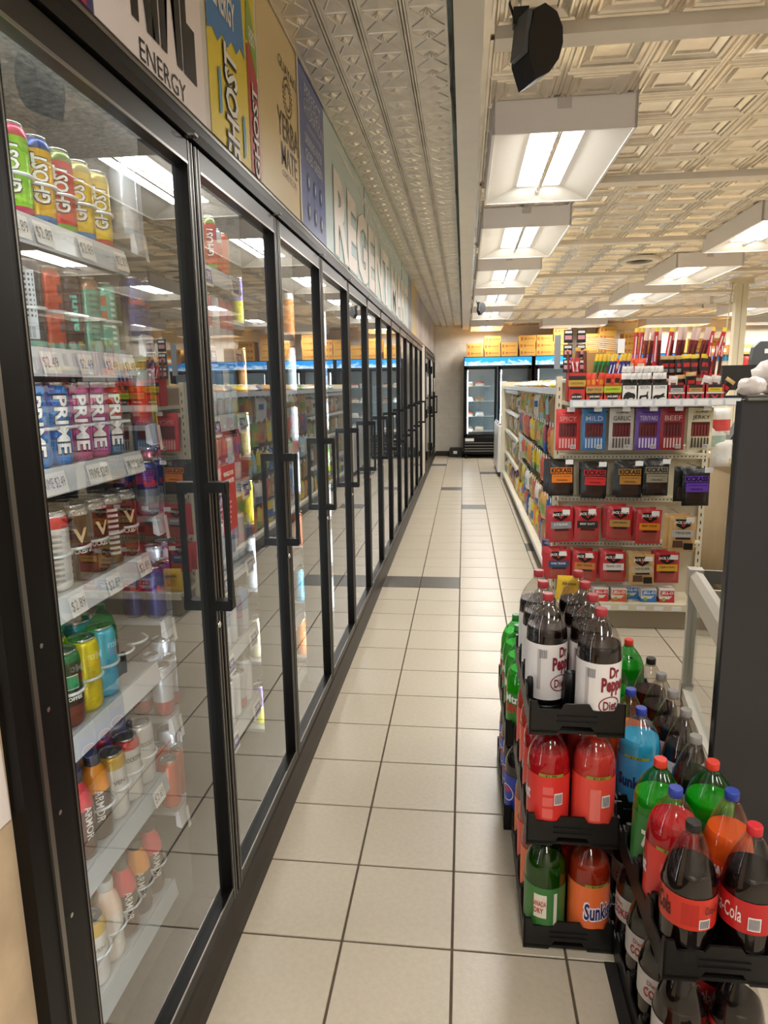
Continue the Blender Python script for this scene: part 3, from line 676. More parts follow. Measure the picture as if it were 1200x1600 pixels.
def build_bay1():
    ya, yb = 1.565, 2.31
    zs = [1.87, 1.64, 1.43, 1.205, .935, .665, .395]
    first = [('rbwhite', 'rbwhite'), ('rbnavy', 'rbnavy'), ('rbred', 'rbyel'), ('rbull', 'rbull'), ('rbnavy', 'rbull'), ('rbsil', 'rbsil'), ('rbor', 'rbor')]
    rest = [['redgreen', 'rbred', 'rbor'], ['rbwhite', 'rbpink', 'rbpink'], ['rbblue', 'rbwhite', 'rbblue'], ['rbpink', 'rbwhite', 'rbpink'], ['rbwhite', 'rbblue', 'rbwhite'], ['rbwhite', 'rbull', 'rbblue'], ['rbwhite', 'rbsil', 'rbwhite']]
    nm = ['top', 'second', 'third', 'fourth', 'fifth', 'sixth', 'bottom']
    for i, z in enumerate(zs):
        s = shelf(ya, yb, z, '%s shelf behind the second cooler door, blue price flags' % nm[i])
        for j, yc in enumerate((1.625, 1.98, 2.22)):
            g = MB(); mp = lambda a, b, yc=yc: (-.742+.25*(-b)*.4, yc+a, b-.03)
            g.rect(mp, -.04, .04, -.03, .03, M_TICKET)
            mp1 = lambda a, b, yc=yc: (-.7412+.25*(-b)*.4, yc+a, b-.03); mp2 = lambda a, b, yc=yc: (-.7404+.25*(-b)*.4, yc+a, b-.03)
            g.rect(mp1, -.022, .036, -.022, .018, flat('3c3f8f')); g.text('3.99', mp2, .045, .024, flat('eeeef2'), .01); g.obj('price_flag', s)
        kinds = [first[i][0], first[i][1]] + [rest[i][q % 3] for q in range(9)]
        ys = [1.60+.064*q for q in range(11)]
        fill(kinds, ys, z, '%s shelf behind second door' % nm[i], 2 if i > 2 else 1, .06, -.79)
    s = MB().box(-.6462, -.6446, 1.735, 1.845, 1.125, 1.31, flat('a32824')).obj('door_sign', label='red vertical sign stuck on the second cooler door glass', cat='sign')
    l = MB(); wh = flat('e6d9d2')
    l.text('WINGS FOR', planeX(-.6440, 1.79, 1.285), .08, .013, wh, .03).text('YOUR WINTER', planeX(-.6440, 1.79, 1.264), .085, .013, wh, .03)
    l.text('10%', planeX(-.6440, 1.775, 1.23), .03, .02, flat('d8a8a0'), .01)
    for k in range(5): l.rect(planeX(-.6440, 1.785, 1.205-k*.014), -.02, .02-.003*k, -.003, .003, flat('c88f86'))
    l.obj('lettering', s)
build_bay1()

def build_far_bays():
    pal = [['yelpur', 'peach', 'tan', 'lemon', 'water', 'cream'], ['juice', 'water', 'rbwhite', 'water', 'orangec', 'sky'], ['water', 'rbblue', 'water', 'green', 'water', 'water'], ['water', 'rbwhite', 'sky', 'rbwhite', 'water', 'rbblue']]
    zs = [1.74, 1.50, 1.27, 1.02, .76, .48, .20]; nm = ['top', 'second', 'third', 'fourth', 'fifth', 'sixth', 'bottom']
    for b in range(2, 6):
        ya, yb = SEAM[b]+.03, SEAM[b+1]-.035
        for i, z in enumerate(zs):
            shelf(ya, yb, z, '%s shelf behind the %s cooler door from the near end' % (nm[i], ORD[b]), [(yb-.2, '$2.49', 0), (yb-.5, '$2.29', 0)])
            n = 6 if b < 4 else 4
            kinds = [pal[b-2][(i+q//3) % 6] for q in range(n)]
            ys = [ya+.06+q*.075 for q in range(n)]
            fill(kinds, ys, z, '%s shelf behind %s door' % (nm[i], ORD[b]))
build_far_bays()
# ------------------------------------------------------------------ soda display: crates and two-litre bottles
LAYER = .316
def prof_dome(): return [(.040, 0), (.052, .006), (.0555, .022), (.0555, .192), (.0545, .208), (.050, .228), (.042, .247), (.031, .263), (.020, .276), (.0145, .283), (.0138, .292)]
def prof_cone(): return [(.040, 0), (.051, .006), (.0545, .022), (.053, .07), (.0545, .115), (.0545, .158), (.0535, .174), (.0495, .198), (.0415, .226), (.031, .254), (.021, .276), (.0145, .285), (.0138, .292)]
def sub_prof(p, z1, d):
    o = []
    for (r, z) in p:
        if z <= z1: o.append((max(r-d, .004), z+(.004 if z == 0 else 0)))
        else:
            r0, z0 = o[-1]; f_ = (z1-z0)/(z-z0) if z > z0 else 0
            o.append((max(r0+(r-d-r0)*f_, .004), z1)); break
    return o
SODA = {}
def soda_parts(k):
    if k in SODA: return SODA[k]
    shape, shell, liquid, level, cap, lab, (l0, l1), art, d = SPEC[k]
    p = prof_dome() if shape == 'dome' else prof_cone()
    body = MB().lathe(p, shell, 28, cap1=False).mesh('bottle_shell')
    lm = mat('liquid_'+liquid, liquid, .25, spec=.15)
    lq = MB().lathe(sub_prof(p, level, .0012), lm, 28).mesh('liquid')
    cm = mat('cap_'+cap, cap, .4)
    c = MB().lathe([(.0145, .287), (.0152, .288), (.0152, .304), (.0138, .3065)], cm, 20)
    c.lathe([(.0165, .282), (.0165, .285)], shell, 20)
    cp = c.mesh('cap')
    lb = MB(); rr = .0562 if shape == 'dome' else .0551
    zs = [l0, (l0+l1)/2, l1]
    lb.lathe([(rr, z) for z in zs], mat('wrap_'+lab, lab, .3), 32, cap0=False, cap1=False)
    let = MB()
    for ia, a in enumerate(art):
        kind = a[0]
        if kind == 't':
            _, s, col, ang, z, wd, ht, rot, bold = a
            let.text(s, wrap(rr+.0010+.0004*(ia % 4), math.radians(ang), z), wd, ht, flat(col), bold, rot=rot, fine=True)
        elif kind == 'b':       # coloured block
            _, col, a0, a1, z0, z1, lift = a
            n = max(2, int(abs(a1-a0)/10))
            let.rect(wrap(rr+.0004*lift, 0, 0), rr*math.radians(a0), rr*math.radians(a1), z0, z1, flat(col), n)
        elif kind == 'bar':     # barcode
            _, ang, z, h = a
            mp = wrap(rr+.0006, math.radians(ang), z); let.rect(mp, -.012, .012, -h/2, h/2, flat('e4e0dc'), 3)
            mp = wrap(rr+.0011, math.radians(ang), z)
            for i in range(9): let.rect(mp, -.010+i*.0023, -.0088+i*.0023, -h*.4, h*.4, flat('4b4650'))
        elif kind == 'o':       # ring
            _, col, ang, z, ru, rv = a
            mp = wrap(rr+.001, math.radians(ang), z); N = 20
            for i in range(N):
                t0, t1 = 2*PI*i/N, 2*PI*(i+1)/N
                let.poly(mp, [(ru*math.cos(t0), rv*math.sin(t0)), (ru*math.cos(t1), rv*math.sin(t1)), (ru*.9*math.cos(t1), rv*.88*math.sin(t1)), (ru*.9*math.cos(t0), rv*.88*math.sin(t0))], flat(col))
    SODA[k] = (body, lq, cp, lb.mesh('label_wrap'), let.mesh('lettering') if let.v else None)
    return SODA[k]
ML = '7c1f2b'
def price(a): return [('b', '8d8f2e', a-34, a+34, .178, .186, 2), ('t', '$1.89', '26301a', a, .182, .03, .006, 0, 0)]
SPEC = {
 'drp': ('dome', M_PET, '160a08', .218, 'a02a30', 'e2dcd8', (.02, .178), [('t', 'Dr', ML, -58, .155, .030, .030, 0, .04), ('t', 'Pepper', ML, -54, .118, .078, .050, 0, .045), ('o', ML, -68, .068, .030, .024), ('t', 'Diet', ML, -68, .068, .038, .024, 0, .02), ('bar', -118, .152, .030), ('b', 'b9b0ac', -136, -126, .05, .165, 2)], 'dark cola bottle with white maroon-lettered label'),
 'strw': ('dome', M_PET, 'b3101c', .236, '2a3f9a', 'd8352f', (.02, .178), [('bar', -68, .115, .034), ('t', 'Sunkist', 'e8e4ea', -178, .12, .06, .04, 0, .04), ('b', 'e0605a', -112, -84, .128, .15, 2), ('b', 'e0605a', -112, -84, .095, .12, 2), ('b', 'e0605a', -112, -84, .06, .088, 2)] + price(-90), 'strawberry red bottle with red label'),
 'strw2': ('dome', M_PET, 'c63a34', .236, '2a3f9a', 'e04a3c', (.02, .178), [('bar', -68, .115, .034), ('b', 'e9756a', -112, -84, .06, .15, 2)] + price(-90), 'coral red bottle with coral label'),
 'ginger': ('dome', M_PETG, '5d5a18', .215, '2f7a3a', '3f7a3c', (.02, .165), [('b', 'e4dccb', -128, -92, .075, .145, 2), ('t', 'CANADA', 'b5302c', -112, .118, .04, .016, 0, .02), ('t', 'DRY', 'b5302c', -112, .097, .026, .016, 0, .02), ('b', 'e2ddd0', -72, -62, .04, .15, 2), ('b', '8abf3a', -128, -50, .02, .045, 3)], 'green ginger ale bottle with shield label'),
 'sunk': ('dome', M_PET, '96280f', .236, '2a3f9a', 'e9713a', (.02, .178), [('t', 'Sunkist', 'efe9f2', -66, .105, .094, .060, 0, .08), ('t', 'Sunkist', '23225c', -66, .105, .088, .050, 0, .03)] + price(-78), 'orange bottle with navy script label'),
 'coke': ('cone', M_PET, '120707', .212, 'c8262c', 'c02426', (.098, .168), [('t', 'Coca-Cola', 'e9dedb', -172, .135, .085, .034, 0, .01), ('bar', -104, .122, .03), ('t', 'RECYCLE ME', 'e9dedb', -66, .134, .055, .010, 1, .01)], 'cola bottle with red label, red cap'),
 'zero': ('cone', M_PET, '120707', .212, '191615', 'c8301f', (.098, .168), [('t', 'Coca-Cola', '2a1512', -185, .135, .085, .040, 0, .02), ('bar', -72, .113, .022), ('b', 'b3261a', -122, -88, .108, .155, 2), ('t', 'Coca-Cola', '2a1512', -54, .145, .04, .018, 0, .01)], 'cola bottle with red label, black cap'),
 'diet': ('cone', M_PET, '140909', .205, '8d8a86', 'cfcbc8', (.098, .168), [('t', 'Diet', 'b52a30', -140, .150, .025, .012, 0, 0), ('t', 'COKE', 'b52a30', -135, .125, .05, .024, 0, .02), ('t', 'RECYCLE ME', 'b52a30', -85, .13, .05, .010, 1, .01), ('b', 'c8302f', -75, -60, .14, .15, 2)], 'cola bottle with silver label, grey cap'),
 'blk': ('cone', M_PET, '2a0d0a', .20, '1d1c1c', '8c3a2a', (.08, .16), [], 'cola bottle with brown label, black cap'),
 'seven': ('dome', M_PETG, '3fae3a', .215, 'd23a26', '2f7a34', (.02, .178), [('t', '7UP', 'ecebe2', -125, .12, .06, .045, 0, .05), ('b', 'd8cf2a', -128, -116, .04, .09, 2), ('b', 'd6302a', -100, -88, .10, .13, 2)], 'green lemon soda bottle, red cap'),
 'greens': ('dome', M_PETG, '35a038', .20, '2f7a3a', '4b9a48', (.02, .16), [], 'bright green soda bottle, green cap'),
 'fanta': ('cone', M_PET, 'd9581c', .215, '2a3f9a', 'd64b22', (.09, .165), [('t', 'FANTA', 'efe9e2', -110, .14, .06, .026, 0, .05), ('b', '23306f', -128, -92, .112, .124, 2)], 'orange soda bottle, blue cap'),
 'rasp': ('dome', M_PET, '2fa0cc', .225, '2a3fa0', '3f8fc4', (.02, .178), [('t', 'Sunkist', '20265c', -100, .11, .09, .035, 0, .04)] + price(-95), 'bright blue soda bottle, blue cap'),
 'peach': ('cone', M_PET, 'e0793a', .19, '2a3f9a', 'd8702f', (.08, .16), [], 'peach soda bottle, blue cap'),
 'dew': ('dome', M_PETG, '7ed61f', .24, '2f7a3a', '3f8f3c', (.03, .165), [('t', 'Mtn', 'eef0e4', -150, .145, .06, .03, 0, .03), ('t', 'DEW', 'c8302a', -150, .11, .06, .034, 0, .05)], 'neon green soda bottle with green label'),
 'pepsi': ('dome', M_PET, '15090a', .22, '2a3fa0', '2440a8', (.03, .175), [('o', 'e9e6e2', -150, .11, .03, .03), ('b', 'c8303a', -170, -135, .115, .13, 2)], 'dark cola bottle with blue label'),
}
def soda(k, x, y, z, rz, label):
    b, lq, cp, lb, lt = soda_parts(k)
    t = T_('soda_bottle', label, 'soda bottle', (x, y, z), (0, 0, rz), 'two litre soda bottles')
    O('bottle_shell', b, t); O('liquid', lq, t); O('cap', cp, t); l = O('label_wrap', lb, t)
    if lt: O('lettering', lt, l)

CW, CL, CH = .238, .472, .092
def crate_parts():
    fl = MB().box(-CW/2, CW/2, 0, CL, .006, .014, M_CRATE)
    for i in range(2):
        for j in range(4):
            x, y = -.059+i*.118, .059+j*.118
            fl.lathe([(.05, .002), (.05, .016), (.04, .016)], M_CRATE, 14, (x, y, 0), cap1=False)
    h = CW/2
    # end wall with a hand arch below and bumps above
    ew = [(-h, 0), (-.052, 0), (-.045, .012), (-.036, .026), (.036, .026), (.045, .012), (.052, 0), (h, 0), (h, CH), (h-.02, CH), (h-.026, .070), (.040, .070), (.030, .086), (-.030, .086), (-.040, .070), (-h+.026, .070), (-h+.02, CH), (-h, CH)]
    e0 = MB().prism(ew, M_CRATE, 'y', 0, .006).mesh('end_wall'); e1 = MB().prism(ew, M_CRATE, 'y', CL-.006, CL).mesh('end_wall')
    sw = [(0, 0)]
    for j in range(4):
        c = .059+j*.118; sw += [(c-.04, 0), (c-.03, .016), (c+.03, .016), (c+.04, 0)]
    sw += [(CL, 0), (CL, CH)]
    for j in range(3, -1, -1):
        c = .059+j*.118; sw += [(c+.045, CH), (c+.036, .062), (c-.036, .062), (c-.045, CH)]
    sw += [(0, CH)]
    s0 = MB().prism(sw, M_CRATE, 'x', -h, -h+.005).mesh('side_wall'); s1 = MB().prism(sw, M_CRATE, 'x', h-.005, h).mesh('side_wall')
    post = MB().lathe([(.021, .014), (.019, .10), (.016, .122), (.012, .124)], M_CRATE, 10).mesh('divider_post')
    rib = MB().box(-.05, .05, -.004, .0, .036, .04, M_CRATE).box(-.05, .05, -.004, 0, .052, .055, M_CRATE).mesh('grip_rib')
    return fl.mesh('tray_floor'), e0, e1, s0, s1, post, rib
CR = crate_parts()
def crate(x, y, z, label):
    t = T_('bottle_crate', label, 'crate', (x, y, z), group='black plastic bottle crates')
    O('tray_floor', CR[0], t); O('end_wall', CR[1], t); O('end_wall', CR[2], t); O('side_wall', CR[3], t); O('side_wall', CR[4], t); O('grip_rib', CR[6], t)
    for j in range(3): O('divider_post', CR[5], t, (0, .118*(j+1), 0))
    for s_ in (-1, 1):
        for j in range(3): O('divider_post', CR[5], t, (s_*(CW/2-.012), .118*(j+1), 0), sc=(.5, .5, .85))
def stack(x, y, name, layers):
    """x: centre, y: front; layers: list of 2x4 kinds [left column front->back, right column front->back]"""
    for l, (cols, lname) in enumerate(layers):
        z = l*LAYER
        crate(x, y, z, 'black bottle crate, %s layer of the %s' % (lname, name))
        for i, col in enumerate(cols):
            for j, k in enumerate(col):
                if k is None: continue
                soda(k, x-.059+i*.118, y+.059+j*.118, z+.0165, random.uniform(-.35, .35) if j or k not in FIXR else FIXR[k],
                     '%s, %s column, %s row, %s layer, %s' % (SPEC[k][8], ('left', 'right')[i], ORD[j], lname, name))
FIXR = {'drp': 0, 'strw': 0, 'strw2': .05, 'ginger': 0, 'sunk': 0, 'coke': .1, 'zero': 0}
random.seed(3)
stack(.290, 1.632, 'left front stack', [
    ([['ginger', 'sunk', 'strw2', 'sunk'], ['sunk', 'strw', 'sunk', 'ginger']], 'bottom'),
    ([['strw', 'strw', 'strw2', 'strw2'], ['strw2', 'strw2', 'strw', 'strw']], 'middle'),
    ([[None, 'drp', 'drp', 'drp'], ['drp', 'drp', 'drp', 'drp']], 'top')])
stack(.528, 1.238, 'right front stack', [
    ([['diet', 'diet', 'diet', 'diet'], ['zero', 'coke', 'coke', 'coke']], 'bottom'),
    ([['zero', 'strw', 'seven', None], ['coke', 'fanta', 'seven', 'diet']], 'top')])
stack(.548, 1.735, 'right rear stack', [
    ([['diet', 'diet', 'zero', 'zero'], ['zero', 'zero', 'coke', 'coke']], 'bottom'),
    ([['rasp', 'peach', None, 'greens'], ['diet', 'diet', 'diet', 'blk']], 'top')])
stack(.265, 2.13, 'left rear stack', [
    ([['pepsi', 'pepsi', 'pepsi', 'pepsi'], ['pepsi', 'pepsi', 'pepsi', 'pepsi']], 'bottom'),
    ([['dew', 'dew', 'dew', 'dew'], ['dew', 'dew', 'dew', None]], 'top')])
soda('seven', .575, 2.31, LAYER+.0165, 0, 'green soda bottle with red cap behind the right rear stack')
crate(.575, 2.245, LAYER, 'upper black crate behind the right rear stack'); crate(.575, 2.245, 0, 'lower black crate behind the right rear stack')
MB().box(.38, .72, .75, 1.6, .0005, .006, mat('dark_mat', '1d1916', .8)).obj('floor_mat', label='dark rubber mat under the right front soda stack', cat='mat')
bd = MB().lathe(BOTTLE_P, mat('pet_orange_small', 'c8551f', .2), 18)
t = T_('juice_bottle', 'small orange juice bottle standing on the floor mat at the bottom edge', 'bottle', (.382, 1.22, .0065))
bd.obj('body', t); MB().lathe([(.0175, .172), (.018, .174), (.018, .194), (.0165, .197)], mat('cap_orange', 'd8743a', .4), 16).obj('cap', t)
# ------------------------------------------------------------------ pouches
def pouch_mesh(name, w_, h_, t, bands, nx=8, nz=12, wr=.0015, seed=0):
    """pillow-shaped pouch, front faces -Y, origin bottom centre. bands: (v0,v1,u0,u1,hex)"""
    rnd = random.Random(seed); b = MB()
    def m_at(u, v):
        m = None
        for v0, v1, u0, u1, c in bands:
            if v0 <= v <= v1 and u0 <= u <= u1: m = c
        return foil(m)
    for side in (-1, 1):
        i0 = len(b.v)
        for j in range(nz+1):
            for i in range(nx+1):
                u, v = i/nx, j/nz
                k = max(0, (1-(2*u-1)**4)*(1-(2*v-1)**6))
                y = side*(t/2*k + (.0008 if 0 < i < nx and 0 < j < nz else 0)) + (rnd.uniform(-wr, wr) if 0 < i < nx and 0 < j < nz else 0)
                b.v.append(((u-.5)*w_*(1-.04*k), y, v*h_))
        for j in range(nz):
            for i in range(nx):
                q = (i0+j*(nx+1)+i, i0+j*(nx+1)+i+1, i0+(j+1)*(nx+1)+i+1, i0+(j+1)*(nx+1)+i)
                b.face(q if side < 0 else q[::-1], m_at((i+.5)/nx, (j+.5)/nz), True)
    return b.mesh(name)

# ------------------------------------------------------------------ end cap with dried meat snacks
EX0, EX1, EYB = .585, 1.515, 4.46
def build_endcap():
    t = T_('end_cap_shelving', 'cream metal end shelving facing the camera, hung with dried meat packs', 'shelving unit')
    for x in (EX0+.012, EX1-.012):
        u = MB().box(x-.017, x+.017, EYB-.03, EYB+.03, 0, 1.56, M_CREAM)
        z = .12
        while z < 1.52: u.box(x-.003, x+.003, EYB-.0315, EYB-.03, z, z+.022, M_INK); z += .05
        u.obj('upright', t)
    for k, (z0, z1) in enumerate(((.12, .46), (.463, .80), (.803, 1.12), (1.123, 1.52))):
        MB().box(EX0+.03, EX1-.03, EYB, EYB+.012, z0, z1, M_CREAM).obj('back_panel', t)
    for z in (.50, .79, 1.06, 1.34):
        b = MB().box(EX0+.02, EX1-.02, EYB-.10, EYB-.0, z-.014, z+.014, M_CREAM)
        for i in range(38): b.box(EX0+.04+i*.023, EX0+.046+i*.023, EYB-.1012, EYB-.1, z-.004, z+.004, M_INK)
        b.obj('peg_bar', t)
    MB().box(EX0, EX1+.03, 4.17, EYB, .135, .16, M_CREAM).box(EX0, EX1+.03, 4.165, 4.18, .12, .165, M_CREAM).obj('base_deck', t)
    MB().box(EX0+.01, EX1, 4.185, EYB, .003, .135, mat('kick_tan', '8d7f68', .5)).obj('kick_plate', t)
    MB().box(EX0+.03, EX1+.04, 4.10, EYB, 1.385, 1.41, M_CREAM).obj('top_shelf', t)
    MB().box(EX0+.03, EX1+.045, 4.09, 4.10, 1.376, 1.42, M_RAIL).obj('price_rail', t)
    for i in range(12): MB().box(EX0+.045+i*.077, EX0+.105+i*.077, 4.088, 4.09, 1.382, 1.412, M_TICKET).obj('price_ticket', t)
    for i in range(5): MB().box(.86+i*.105, .915+i*.105, 4.160, 4.163, .128, .152, M_TICKET).obj('price_ticket', t)
    MB().box(EX0+.03, EX1, 4.30, EYB, 1.52, 1.535, M_CREAM).obj('upper_shelf', t)
    return t
END = build_endcap()

def hook(x, y, z):
    MB().tube([(0, EYB-.1-y, 0), (0, -.02, 0), (0, -.05, .008)], .0025, M_STEEL, 5).obj('peg_hook', END, loc=(x, y, z))
    MB().box(-.022, .022, -.056, -.052, -.012, .016, M_TICKET).obj('price_ticket', END, loc=(x, y, z))

def build_packs():
    G1, G2, G3 = 'meat stick packs on the top hanging row', 'black jerky pouches on the second hanging row', 'jerky pouches on the lower hanging rows'
    # row 1: long packs of sticks, clear middle
    r1 = [(.628, 'cf3a3c', 'red', 'SPICY', 'd9a6a0'), (.783, '3f78b0', 'blue', 'MILD', 'b9c8dc'), (.944, 'c9c2ba', 'white', 'GARLIC', '55504a'), (1.098, '6a45a0', 'purple', 'TERIYAKI', 'd6cbe6'), (1.240, '9c2f38', 'maroon', 'BEEF', 'dcb8b0'), (1.398, 'd9cfae', 'cream', 'JERKY', '4a4034')]
    for i, (x, c, n, s, tc) in enumerate(r1):
        for dp in range(2):
            me = pouch_mesh('pouch', .143, .25, .02, [(0, 1, 0, 1, c), (.32, .68, .1, .9, '5a1f22')], seed=i+dp)
            y = 4.245+dp*.035
            tt = T_('meat_stick_pack', '%s pack of meat sticks, %s on the top hanging row' % (n, ('front', 'hidden behind the front one')[dp]), 'snack pack', (x+dp*.008, y, 1.112), (0, 0, random.uniform(-.04, .04)), G1)
            po = O('pouch', me, tt)
            if dp == 0:
                l = MB(); F = planeNY
                l.text('StoneRidge', F(0, -.0125, .226), .07, .012, flat('221a16'), .01).text(s, F(0, -.0125, .192), .10, .028, flat(tc), .01)
                for q in range(6): l.rect(F(-.05+q*.0175, -.0125, .115), 0, .010, -.035, .035, flat('6e2a2a' if c != 'd9cfae' else '8a3a30'))
                for q in range(6): l.rect(F(-.05+q*.018, -.0122, .045), 0, .010, -.03, .028, flat(tc))
                l.rect(F(.034, -.0128, .022), -.016, .016, -.012, .012, flat('e6e2dc'))
                for q in range(6): l.rect(F(.021+q*.0045, -.0132, .022), 0, .002, -.009, .009, M_INK)
                l.obj('lettering', po)
        hook(x, 4.19, 1.362)
    # row 2: black pouches
    r2 = [(.600, 4.245, .83, 'e07a1f', 'orange'), (.795, 4.245, .815, 'cf3030', 'red'), (1.005, 4.245, .82, 'b07a2f', 'bronze'), (1.165, 4.26, .83, '9a9078', 'stone grey'), (1.345, 4.08, .80, '6a3fb0', 'violet')]
    for i, (x, y, z, c, n) in enumerate(r2):
        for dp in range(3):
            me = pouch_mesh('pouch', .15, .21, .026, [(0, 1, 0, 1, '15130f'), (.12, .42, .12, .88, '3a2a24')], seed=20+i+dp)
            tt = T_('jerky_pouch', 'black jerky pouch with %s panel, %s on the second hanging row' % (n, ('front one', 'second behind', 'third behind')[dp]), 'snack pack', (x+dp*random.uniform(-.014, .012), y+dp*.04, z+dp*.006), (0, random.uniform(-.03, .03), random.uniform(-.05, .05)), G2)
            po = O('pouch', me, tt)
            if dp == 0:
                l = MB(); F = planeNY
                l.rect(F(0, -.0152, .160), -.066, .064, -.019, .019, flat(c)).rect(F(.004, -.0152, .112), -.062, .062, -.028, .024, flat(c))
                l.text('KICKASS', F(0, -.0158, .160), .122, .030, flat('15110e'), .04).text('ALL NATURAL BEEF JERKY', F(.004, -.0158, .122), .105, .009, flat('15110e'), 0).text('ORIGINAL', F(.004, -.0158, .100), .07, .012, flat('15110e'), .01)
                l.obj('lettering', po)
        hook(x+.03, y-.05, z+.22)
    # rows 3 and 4
    red, tan = 'b82a2e', 'c29a62'
    r3 = [(.612, 4.245, .535, red, '8d8c90', 'STEAK', 'grey band'), (.765, 4.245, .54, red, '2b2724', 'BEEF SOFT', 'black band'), (.958, 4.245, .55, red, 'b08a4a', 'ORIGINAL', 'gold band'), (1.135, 4.245, .53, red, 'e08a22', 'BEEF STEAK', 'orange band'), (1.29, 4.10, .52, tan, 'b9b4aa', 'TENDER', 'tan body')]
    r4 = [(.60, 4.245, .295, red, '2f4a70', 'PORK TENDER', 'navy band'), (.758, 4.245, .285, red, 'c07a3a', 'BEEF TENDER', 'copper band'), (.935, 4.235, .285, red, 'd9d2cb', 'TENDER CUTS', 'white band'), (1.105, 4.22, .275, tan, 'c2b49a', 'TENDER', 'tan body'), (1.26, 4.25, .28, 'a8262c', 'd8a02a', 'TERIYAKI', 'yellow band')]
    for rn, rows in (('third', r3), ('lowest', r4)):
        for i, (x, y, z, c, bc, s, n) in enumerate(rows):
            h = .215 if rn == 'third' else .195
            for dp in range(2):
                me = pouch_mesh('pouch', .150, h, .03, [(0, 1, 0, 1, c), (.05, .30, .15, .85, 'a04a40' if c != tan else 'b08a58')], seed=50+i+dp+len(rn))
                tt = T_('jerky_bag', '%s jerky bag with %s, %s on the %s hanging row' % ('red' if c != tan else 'tan', n, ('front one', 'one behind')[dp], rn), 'snack pack', (x-dp*.018, y+dp*.045, z+dp*.008), (0, random.uniform(-.05, .05), random.uniform(-.06, .06)), G3)
                po = O('pouch', me, tt)
                if dp == 0:
                    l = MB(); F = planeNY; yy = -.0172
                    l.poly(F(0, yy, h*.80), [(-.046, .026), (-.038, -.014), (0, -.036), (.038, -.014), (.046, .026)], M_INK)
                    l.poly(F(0, yy-.0003, h*.75), [(-.018, .012), (0, -.010), (.018, .012), (.010, .012), (0, .002), (-.010, .012)], flat('c8302f'))
                    l.text('JACK LINK\'S', F(0, yy-.0006, h*.825), .104, .022, flat('ece6de'), .03)
                    l.rect(F(0, yy, h*.52), -.062, .062, -.022, .022, flat(bc)); l.text(s, F(0, yy-.0006, h*.54), .09, .013, flat('efe8e0' if bc in ('2b2724', '2f4a70', '8d8c90') else '2a211c'), .01)
                    l.rect(F(.0, yy-.0003, h*.38), -.04, .045, -.006, .006, flat('2a211c'))
                    if c == tan: l.rect(F(.035, yy, h*.16), -.026, .026, -.02, .02, M_INK); l.poly(F(-.025, yy, h*.22), [(-.03, -.02), (.03, -.02), (.025, .02), (-.028, .02)], flat('5a3a2c'))
                    l.obj('lettering', po)
            hook(x+.01, y-.05, z+h-.006)
    # gelatin boxes
    for i, (x, y, c, n) in enumerate(((.865, 4.22, 'cf3238', 'red'), (.975, 4.22, 'd8623c', 'orange'), (1.065, 4.28, '3f86c8', 'bright blue'), (1.155, 4.22, '3a7cc0', 'deep blue'), (1.265, 4.22, 'c8343a', 'crimson'))):
        for dp in range(3):
            b = MB().box(-.045, .045, 0, .028, 0, .085, flat('e2d9d2')).box(-.0451, .0451, -.0005, .0285, 0, .022, flat(c)).poly(planeNY(0, -.001, 0), [(.0, .004), (.043, .004), (.043, .05), (.02, .03)], flat(c))
            tt = T_('gelatin_box', '%s and white gelatin dessert box, %s on the base deck' % (n, ('front one', 'second behind', 'third behind')[dp]), 'box', (x, y+dp*.031, .161), group='gelatin boxes on the base deck')
            bx_ = b.obj('carton', tt)
            if dp == 0: MB().rect(planeNY(0, -.0012, .058), -.04, .04, -.016, .018, flat(c)).text('JELL-O', planeNY(0, -.002, .059), .07, .024, flat('f0ebe4'), .03).disc((-.02, -.0015, .02), .012, flat('8fb04a'), 'y', 12).obj('lettering', bx_)
    # yellow bag by the left upright
    me = pouch_mesh('pouch', .14, .16, .05, [(0, 1, 0, 1, 'd9b020'), (.25, .6, .2, .8, 'c8922a')], seed=88)
    tt = T_('wafer_bag', 'yellow cookie bag on the base deck behind the cola bottles', 'snack pack', (.655, 4.23, .162), (0, .06, .1)); o = O('pouch', me, tt)
    MB().text('Albanese', planeNY(0, -.028, .115), .09, .022, flat('3a3222'), .01).obj('lettering', o)

